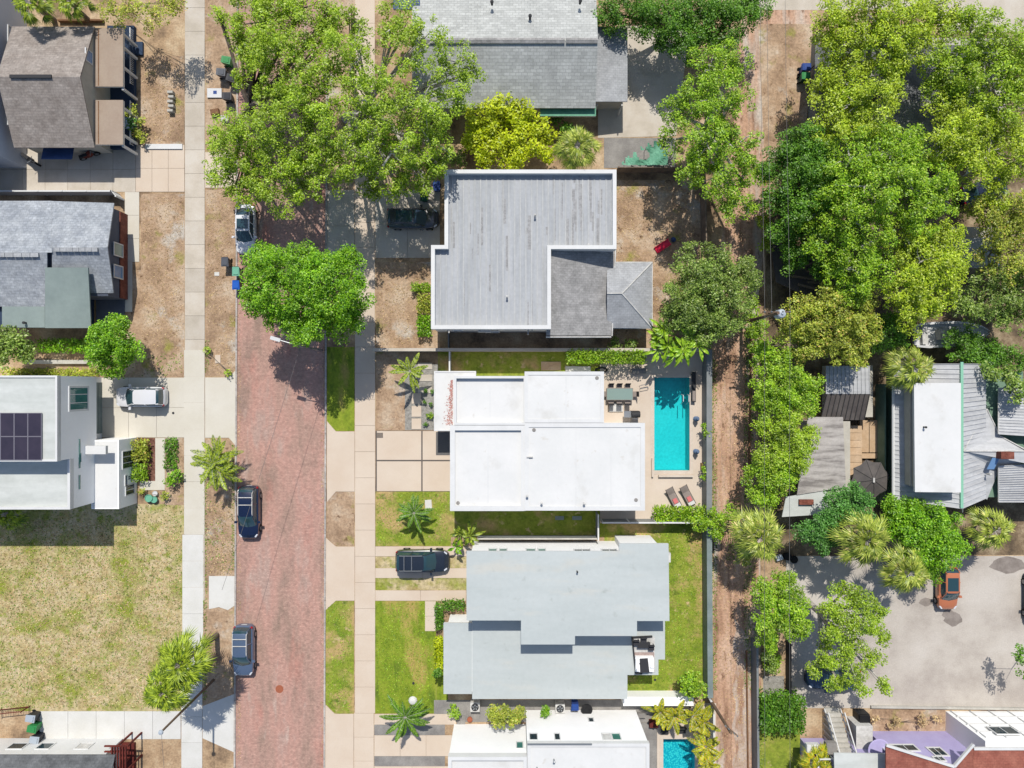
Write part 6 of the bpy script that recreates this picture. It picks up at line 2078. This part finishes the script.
# ------------------------------------------------------------------ side yard machines
def ac_unit(label, px, py, mat='dirty_white'):
    c = base(px, py)
    t = T('air_conditioner', label, 'air conditioner', c, 'air conditioner units')
    MB().box(c.x - .42, c.y - .42, 0.02, c.x + .42, c.y + .42, .85).build('case', mat, t)
    MB().lathe((c.x, c.y, .85), [(.34, 0), (.34, .03), (.3, .03), (.29, .01)], n=18).build('fan_guard', 'charcoal', t)
    mb = MB()
    for k in range(5):
        a = k * 2 * math.pi / 5
        mb.slab([(c.x + .05 * math.cos(a + 1), c.y + .05 * math.sin(a + 1), .885), (c.x + .26 * math.cos(a), c.y + .26 * math.sin(a), .885), (c.x + .26 * math.cos(a + .6), c.y + .26 * math.sin(a + .6), .875)], .01)
    mb.build('fan', 'steel', t)


ac_unit('square air conditioner between the lower houses with visible fan', 559.5, 704.5)
ac_unit('pale air conditioner beside the west wing of the light grey house', 475.5, 703)
T1('round_cover', 'round black covered table between the lower houses', 'table', 586, 706, lambda mb, c: mb.lathe((c.x, c.y, 0), [(.1, 0), (.1, .65), (.5, .68), (.52, .74), (.3, .75), (.28, .72), (.1, .72)], n=20), 'black_metal').name = 'round_table'
T1('storage_box', 'small grey storage box beside the white wall of the lower house', 'box', 610, 716, crate(.9, .45, .4), 'vinyl_grey')
T1('storage_box', 'grey deck box on the pavement beside the lower pool house corner', 'box', 641, 714, crate(.7, .45, .35), 'grey_paver')
T1('storage_box', 'dark wooden crate at the palm clump beside the lower pool', 'box', 653, 722, crate(.8, .6, .5), 'rust_wood')
for i, (x, y) in enumerate(((664, 729), (681, 728))):
    T1('deck_chair', ['dark deck chair left of two at the head of the small pool', 'dark deck chair right of two at the head of the small pool'][i], 'chair', x, y,
       lambda mb, c: (mb.box(c.x - .35, c.y - .3, .3, c.x + .35, c.y + .3, .38), mb.box(c.x - .35, c.y + .25, .38, c.x + .35, c.y + .32, .85), [mb.box(c.x + a - .03, c.y + b - .03, .06, c.x + a + .03, c.y + b + .03, .3) for a in (-.3, .3) for b in (-.26, .26)]), 'charcoal', 'deck chairs by the small pool')

# motorbike and scooters by the brown house
def motorbike(label, px, py, ang, col):
    c = base(px, py)
    t = T('motorbike', label, 'motorbike', c)
    ca, sa = math.cos(R(ang)), math.sin(R(ang))
    w = lambda m_: setattr(m_, 'v', [(c.x + a * ca - b * sa, c.y + a * sa + b * ca, z) for a, b, z in m_.v]) or m_
    for x in (-.65, .65):
        wh = w(MB().tube([(x, -.07, .31), (x, .07, .31)], .31, n=16)).build('wheel', 'rubber', t)
        w(MB().tube([(x, -.08, .31), (x, .08, .31)], .16, n=10)).build('hub', 'hub', wh)
    w(loft([[(x, -wd, z0), (x, -wd, z1), (x, wd, z1), (x, wd, z0)] for x, wd, z0, z1 in ((-.5, .1, .45, .7), (-.1, .16, .35, .78), (.25, .17, .4, .95), (.5, .1, .6, .9))])).build('body', col, t)
    w(MB().box(-.75, -.13, .72, .1, .13, .82)).build('seat', 'charcoal', t)
    w(MB().tube([(.35, -.38, 1.05), (.5, 0, 1.0), (.35, .38, 1.05)], .025)).build('handlebar', 'steel', t)
    w(MB().tube([(.65, .0, .31), (.45, 0, 1.0)], .05)).build('fork', 'steel', t)


motorbike('black motorbike with pale forks parked beside the brown house', 34, 161, -35, 'black_metal')
motorbike('black and red motorbike under the porch corner of the brown house', 92, 157, 20, 'rust_wood')
# play slide
t = T('play_slide', 'bright red plastic slide lying in the brown back yard', 'slide', base(663, 248))
c = base(662.5, 246.5)
ca, sa = math.cos(R(32)), math.sin(R(32))
w = lambda m_: setattr(m_, 'v', [(c.x + a * ca - b * sa, c.y + a * sa + b * ca, z) for a, b, z in m_.v]) or m_
w(MB().slab([(-.75, -.26, .12), (.55, -.26, .75), (.55, .26, .75), (-.75, .26, .12)], .05)).build('chute', 'red_plastic', t)
for s in (-1, 1):
    w(MB().slab([(-.75, s * .28 - .03, .24), (.55, s * .28 - .03, .88), (.55, s * .28 + .03, .88), (-.75, s * .28 + .03, .24)], .18)).build('side_rail', 'red_plastic', t)
    w(MB().box(.5, s * .24 - .03, 0, .58, s * .24 + .03, .72)).build('leg', 'red_plastic', t)
T1('toy_heap', 'small purple toy on the shaded dirt beside the red slide', 'toy', 673, 240, lambda mb, c: (mb.lathe((c.x, c.y, 0), [(.2, 0), (.24, .15), (.12, .3), (.16, .45), (.05, .5)], n=10)), 'navy_tarp').name = 'toy'
# green tarp at the patio
t = T('tarpaulin', 'torn green tarpaulin spread over frames beside the patio', 'tarpaulin', base(645, 155))
rs_ = random.Random(3)
mb = MB()
NX, NY = 26, 14
for j in range(NY):
    for i in range(NX):
        mb.v.append(tuple(G(622 + 46 * i / (NX - 1) + rs_.uniform(-.5, .5), 141 + 24 * j / (NY - 1) + rs_.uniform(-.5, .5), 1.25 + .15 * math.sin(i * .5 + j * .4) + .05 * rs_.random())))
for j in range(NY - 1):
    for i in range(NX - 1):
        u, v = i / NX, j / NY
        if v < .75 - u * 1.15 + .12 * math.sin(i * 1.7) or (u - .42) ** 2 + (v - .5) ** 2 * .5 < .02 or (u > .8 and v < .3 + .1 * math.sin(i * 2.3)):
            continue
        mb.f.append((j * NX + i, j * NX + i + 1, (j + 1) * NX + i + 1, (j + 1) * NX + i))
mb.build('sheet', 'green_tarp', t)
mb = MB()
for x, y in ((624, 162), (664, 142), (664, 162), (644, 152)):
    c = base(x, y)
    mb.tube([c, c + Vector((0, 0, 1.2))], .03)
mb.build('frame', 'steel', t)
# patio umbrella beside the annexe
t = T('patio_umbrella', 'large dark grey open umbrella between annexe and metal roofed house', 'umbrella', base(862, 476))
c = base(858, 476)
top = G(873.5, 480, 2.9)
c = Vector((top.x, top.y, 0))
MB().tube([c, c + Vector((0, 0, 2.85))], .035).build('pole', 'steel', t)
rim_r = 1.75
mb = MB()
mb.v.append((c.x, c.y, 2.95))
for k in range(16):
    a = k * math.pi / 8 + .2
    rr = rim_r if k % 2 == 0 else rim_r * .86
    mb.v.append((c.x + rr * math.cos(a), c.y + rr * math.sin(a), 2.3 + (.0 if k % 2 == 0 else .06)))
for k in range(16):
    mb.f.append((0, 1 + k, 1 + (k + 1) % 16))
mb.build('canopy', 'umbrella_cloth', t)
mb = MB()
for k in range(0, 16, 2):
    mb.tube([(c.x, c.y, 2.97), (c.x + rim_r * math.cos(k * math.pi / 8 + .2), c.y + rim_r * math.sin(k * math.pi / 8 + .2), 2.32)], .018, n=5)
mb.build('rib', 'charcoal', t)
MB().box(c.x - .08, c.y - .2, 2.93, c.x + .08, c.y + .2, 3.0).build('finial', 'dirty_white', t)
MB().lathe((c.x, c.y, 0), [(.35, 0), (.35, .08), (.06, .12)], n=14).build('base', 'charcoal', t)
# round lavender table on deck, bbq cover by stairs
T1('covered_table', 'round lavender tabletop standing on the deck beside the stairs', 'table', 862, 733, lambda mb, c: mb.lathe((c.x, c.y, 0), [(.4, 0), (.1, .1), (.1, 2.9), (.95, 2.95), (.98, 3.03), (.9, 3.06)], n=28), 'lavender_wall').name = 'round_table'
T1('covered_grill', 'black covered grill on the landing beside the white stairs', 'grill', 858, 713, lambda mb, c: (mb.box(c.x - .5, c.y - .4, 0, c.x + .5, c.y + .4, 1.1), mb.obox(c + Vector((0, 0, 1.2)), (.45, 0, 0), (0, .36, 0), (0, 0, .1))), 'black_metal')
for i, (x, y, w_, d_, h_, m_, nm, lab) in enumerate(((811, 746, 1.1, .7, .45, 'white_paint', 'deck_box', 'white box seat at the left end of the lavender deck'), (829, 746, .9, 1.0, .5, 'grey_paver', 'deck_box', 'grey square planter box on the lavender deck beside the stairs'),
                                              (820, 757, 1.3, .5, .3, 'vinyl_grey', 'deck_box', 'long grey bench box at the lower side of the lavender deck'))):
    c = G(x, y, 2.6)
    mb = MB().obox((c.x, c.y, 2.605 + h_ / 2), (w_ / 2, 0, 0), (0, d_ / 2, 0), (0, 0, h_ / 2))
    mb.obox((c.x, c.y, 2.605 + h_ + .02), (w_ * .46, 0, 0), (0, d_ * .44, 0), (0, 0, .02))
    tag(mb.build(nm, m_, loc=(c.x, c.y, 2.6)), lab, 'box')
# pots
for lab, x, y, m_, r in (('teal glazed pot beside the entrance path of the white solar house', 151, 497.5, 'teal_cover', .35), ('second teal pot next to the white ball at the entrance path', 156, 499, 'teal_cover', .3),
                         ('dark round pot between the two entrance hedges', 141, 458, 'charcoal', .3), ('white ball ornament beside the teal pots', 156.5, 493, 'white_plastic', .24),
                         ('small white pot at the porch corner of the brown house', 136.5, 134, 'white_plastic', .22), ('terracotta pot at the west wing shrub of the light grey house', 470, 718, 'terracotta', .25)):
    T1('flower_pot', lab, 'pot', x, y, lambda mb, c, r=r: mb.lathe((c.x, c.y, 0), [(r * .6, 0), (r * .95, r * .9), (r, r * 1.3), (r * .88, r * 1.32), (r * .8, r * 1.15), (r * .1, r * 1.15)], n=14), m_)
T1('tyre_stack', 'old tyre heap near the palm west of the parking lot', 'tyres', 786, 556, lambda mb, c: [mb.lathe((c.x + dx, c.y + dy, z), [(.2, 0), (.34, .02), (.36, .1), (.34, .18), (.2, .2)], n=16) for dx, dy, z in ((0, 0, 0), (.05, .03, .21), (.7, -.3, 0))], 'rubber')
T1('cooler_box', 'white and blue cooler box beside the old tyres', 'box', 778, 557, crate(.6, .4, .4, 20), 'bin_pale')

t = T('lumber_pile', 'loose weathered boards lying on the dark shed roof beneath the oaks', 'lumber', base(792, 290))
for i in range(9):
    c = G(786 + rnd.uniform(-6, 26), 262 + i * 5, .3)
    a = rnd.uniform(-.6, .6)
    MB().obox(Vector((c.x, c.y, 2.66 + .07 * i)), (rnd.uniform(.7, 1.3) * math.cos(a), .9 * math.sin(a), 0), (-.09 * math.sin(a), .09 * math.cos(a), 0), (0, 0, .03)).build('board', 'fence_wood', t)

# ------------------------------------------------------------------ poles and wires
def pole(label, px, py, h, arms=(), ang=0, r=.15):
    c = base(px, py)
    t = T('utility_pole', label, 'utility pole', c)
    MB().tube([c - Vector((0, 0, .1)), c + Vector((0, 0, h))], [r * 1.15, r * .75], n=10).build('shaft', 'pole_wood', t)
    for z, L in arms:
        d = Vector((math.cos(R(ang)), math.sin(R(ang)), 0))
        s = Vector((-d.y, d.x, 0))
        a = MB().obox(c + s * .12 + Vector((0, 0, z)), d * L / 2, s * .05, (0, 0, .06)).build('crossarm', 'pole_wood', t)
        for k in (-.45, -.2, .2, .45):
            q = c + s * .12 + d * L * k + Vector((0, 0, z + .06))
            MB().lathe(q, [(.04, 0), (.07, .05), (.04, .1), (.06, .15), (.03, .2)], n=8).build('insulator', 'steel', a)
    return t, c


pole('wooden utility pole at the lower alley corner beside the slanting wall', 706.5, 694, 7.2, arms=((6.9, 1.4),), ang=-40)
p1, c1 = pole('wooden utility pole rising below the leaning palms', 213.6, 680, 9.6, r=.11)
p2, c2 = pole('utility pole with a pale transformer between alley and grove', 741, 323, 9.0, arms=((8.6, 2.2),), ang=0)
MB().lathe((c2.x + .42, c2.y, 7.7), [(.3, 0), (.36, .05), (.36, .85), (.3, .95), (.1, 1.0), (.08, 1.1)], n=16).build('transformer', 'bin_pale', p2)
# street lamp
c = base(322, 350)
MB().lathe(c1 + Vector((0, 0, 9.55)), [(.16, 0), (.2, .04), (.16, .16), (.04, .2)], n=12).build('cap', 'bin_pale', p1)
# street lamp
t = T('street_lamp', 'slim street lamp with a white head over the brick street', 'street lamp', c)
MB().tube([c, c + Vector((0, 0, 6.2)), c + Vector((-.35, .1, 6.9)), c + Vector((-1.5, .45, 7.1))], [.09, .07, .05, .04], n=8).build('pole', 'steel', t)
MB().obox(c + Vector((-1.85, .55, 7.1)), (.4, -.12, 0), (.04, .14, 0), (0, 0, .06)).build('lamp_head', 'white_plastic', t)


def wire(label, a, b, sag=.5, r=.014, group='overhead wires'):
    a, b = Vector(a), Vector(b)
    pts = []
    for i in range(21):
        u = i / 20
        p = a.lerp(b, u)
        p.z -= sag * 4 * u * (1 - u)
        pts.append(p)
    tag(MB().tube(pts, r, n=5).build('overhead_wire', 'wire', loc=a), label, 'wire', group)


top = c2 + Vector((0, .12, 8.8))
for i, (k, lab) in enumerate(((-.99, 'leftmost of three wires running north from the transformer pole'), (-.45, 'second of the wires running north from the transformer pole'), (.99, 'rightmost wire running north from the transformer pole'))):
    wire(lab, top + Vector((k, 0, 0)), (top.x + k - .6, 60, 9.0), .4)
for k, lab in ((-.99, 'left wire running south from the transformer pole over the alley trees'), (.99, 'right wire running south from the transformer pole over the alley trees')):
    wire(lab, top + Vector((k, 0, 0)), (top.x + k + .2, -60, 9.0), .4)
wire('thin service wire from the transformer pole down to the pool house garden', c2 + Vector((0, 0, 7.5)), G(700, 352, 3), .2)
wire('thin wire crossing the brick street from the lamp to the lower left', c + Vector((0, 0, 6.5)), G(222, 590, 7.5), .3)
wire('thin wire from the palm pole leading out of the lower picture edge', c1 + Vector((0, 0, 9.55)), c1 + Vector((3, -50, 9.5)), .4)

# ------------------------------------------------------------------ ground cover
def tufts(name, px_poly_boxes, n, leaf, size, z=.03):
    org = T('grass_tufts', name, 'grass', (0, 0, 0))
    C.objects.unlink(org)
    bpy.data.objects.remove(org)
    e = bpy.data.meshes.new('grass')
    pts = []
    A = [max(1, (x1 - x0) * (y1 - y0)) for x0, y0, x1, y1 in px_poly_boxes]
    tot = sum(A)
    for (x0, y0, x1, y1), a in zip(px_poly_boxes, A):
        k = int(n * a / tot)
        pts.append(np.stack([(x0 + (x1 - x0) * rng.random(k) - 512) / PPM, (384 - (y0 + (y1 - y0) * rng.random(k))) / PPM, np.full(k, z)], axis=1))
    p = np.concatenate(pts)
    # gather into loose patches so that the lawn looks uneven
    ctr = p[rng.integers(0, len(p), 260)]
    g = np.zeros(len(p))
    for q in ctr:
        g += np.exp(-((p[:, :2] - q[:2]) ** 2).sum(1) / (2 * rng.uniform(.25, .9) ** 2))
    p = p[(g + rng.normal(size=len(p)) * .5 > .55) | (rng.random(len(p)) < .15)]
    m = len(p)
    nrm = unit(rng.normal(size=(m, 3)) * .5 + np.array([0, 0, .8]))
    V = leafquads(p, nrm, size)
    V[:, 2] = np.maximum(V[:, 2], .016)
    hold = bpy.data.objects.new('holder', None)
    ORG[hold] = Vector((0, 0, 0))
    o = quads('grass', V, 4, leaf, hold)
    o.parent = None
    o["kind"] = "stuff"
    bpy.data.objects.remove(hold)
    return o


tufts('dry grass tufts', [(0, 520, 182, 708), (207, 500, 234, 575)], 15000, 'leaf_dry', .075)
tufts('green grass tufts', [(0, 505, 182, 708), (207, 500, 234, 572), (108, 353, 183, 376)], 7000, 'leaf_olive', .08)
tufts('lawn tufts', [(377, 603, 432, 711), (377, 493, 448, 544), (327, 604, 352, 710), (628, 530, 702, 690)], 12000, 'leaf_lime', .06)
tufts('alley weeds', [(710, 360, 717, 690), (744, 330, 756, 690), (726, 500, 740, 560), (758, 740, 764, 768), (203, 440, 207, 700), (232, 440, 235, 570), (205, 340, 209, 372)], 5200, 'leaf_olive', .08)
tufts('gutter litter', [(237.5, 200, 241, 760), (321, 345, 325, 768)], 1500, 'leaf_dry', .05)
tufts('leaf litter', [(142, 196, 183, 350), (207, 192, 235, 374), (142, 58, 183, 143), (612, 182, 700, 346), (718, 200, 750, 768), (378, 264, 432, 346)], 16000, 'leaf_dry', .06)
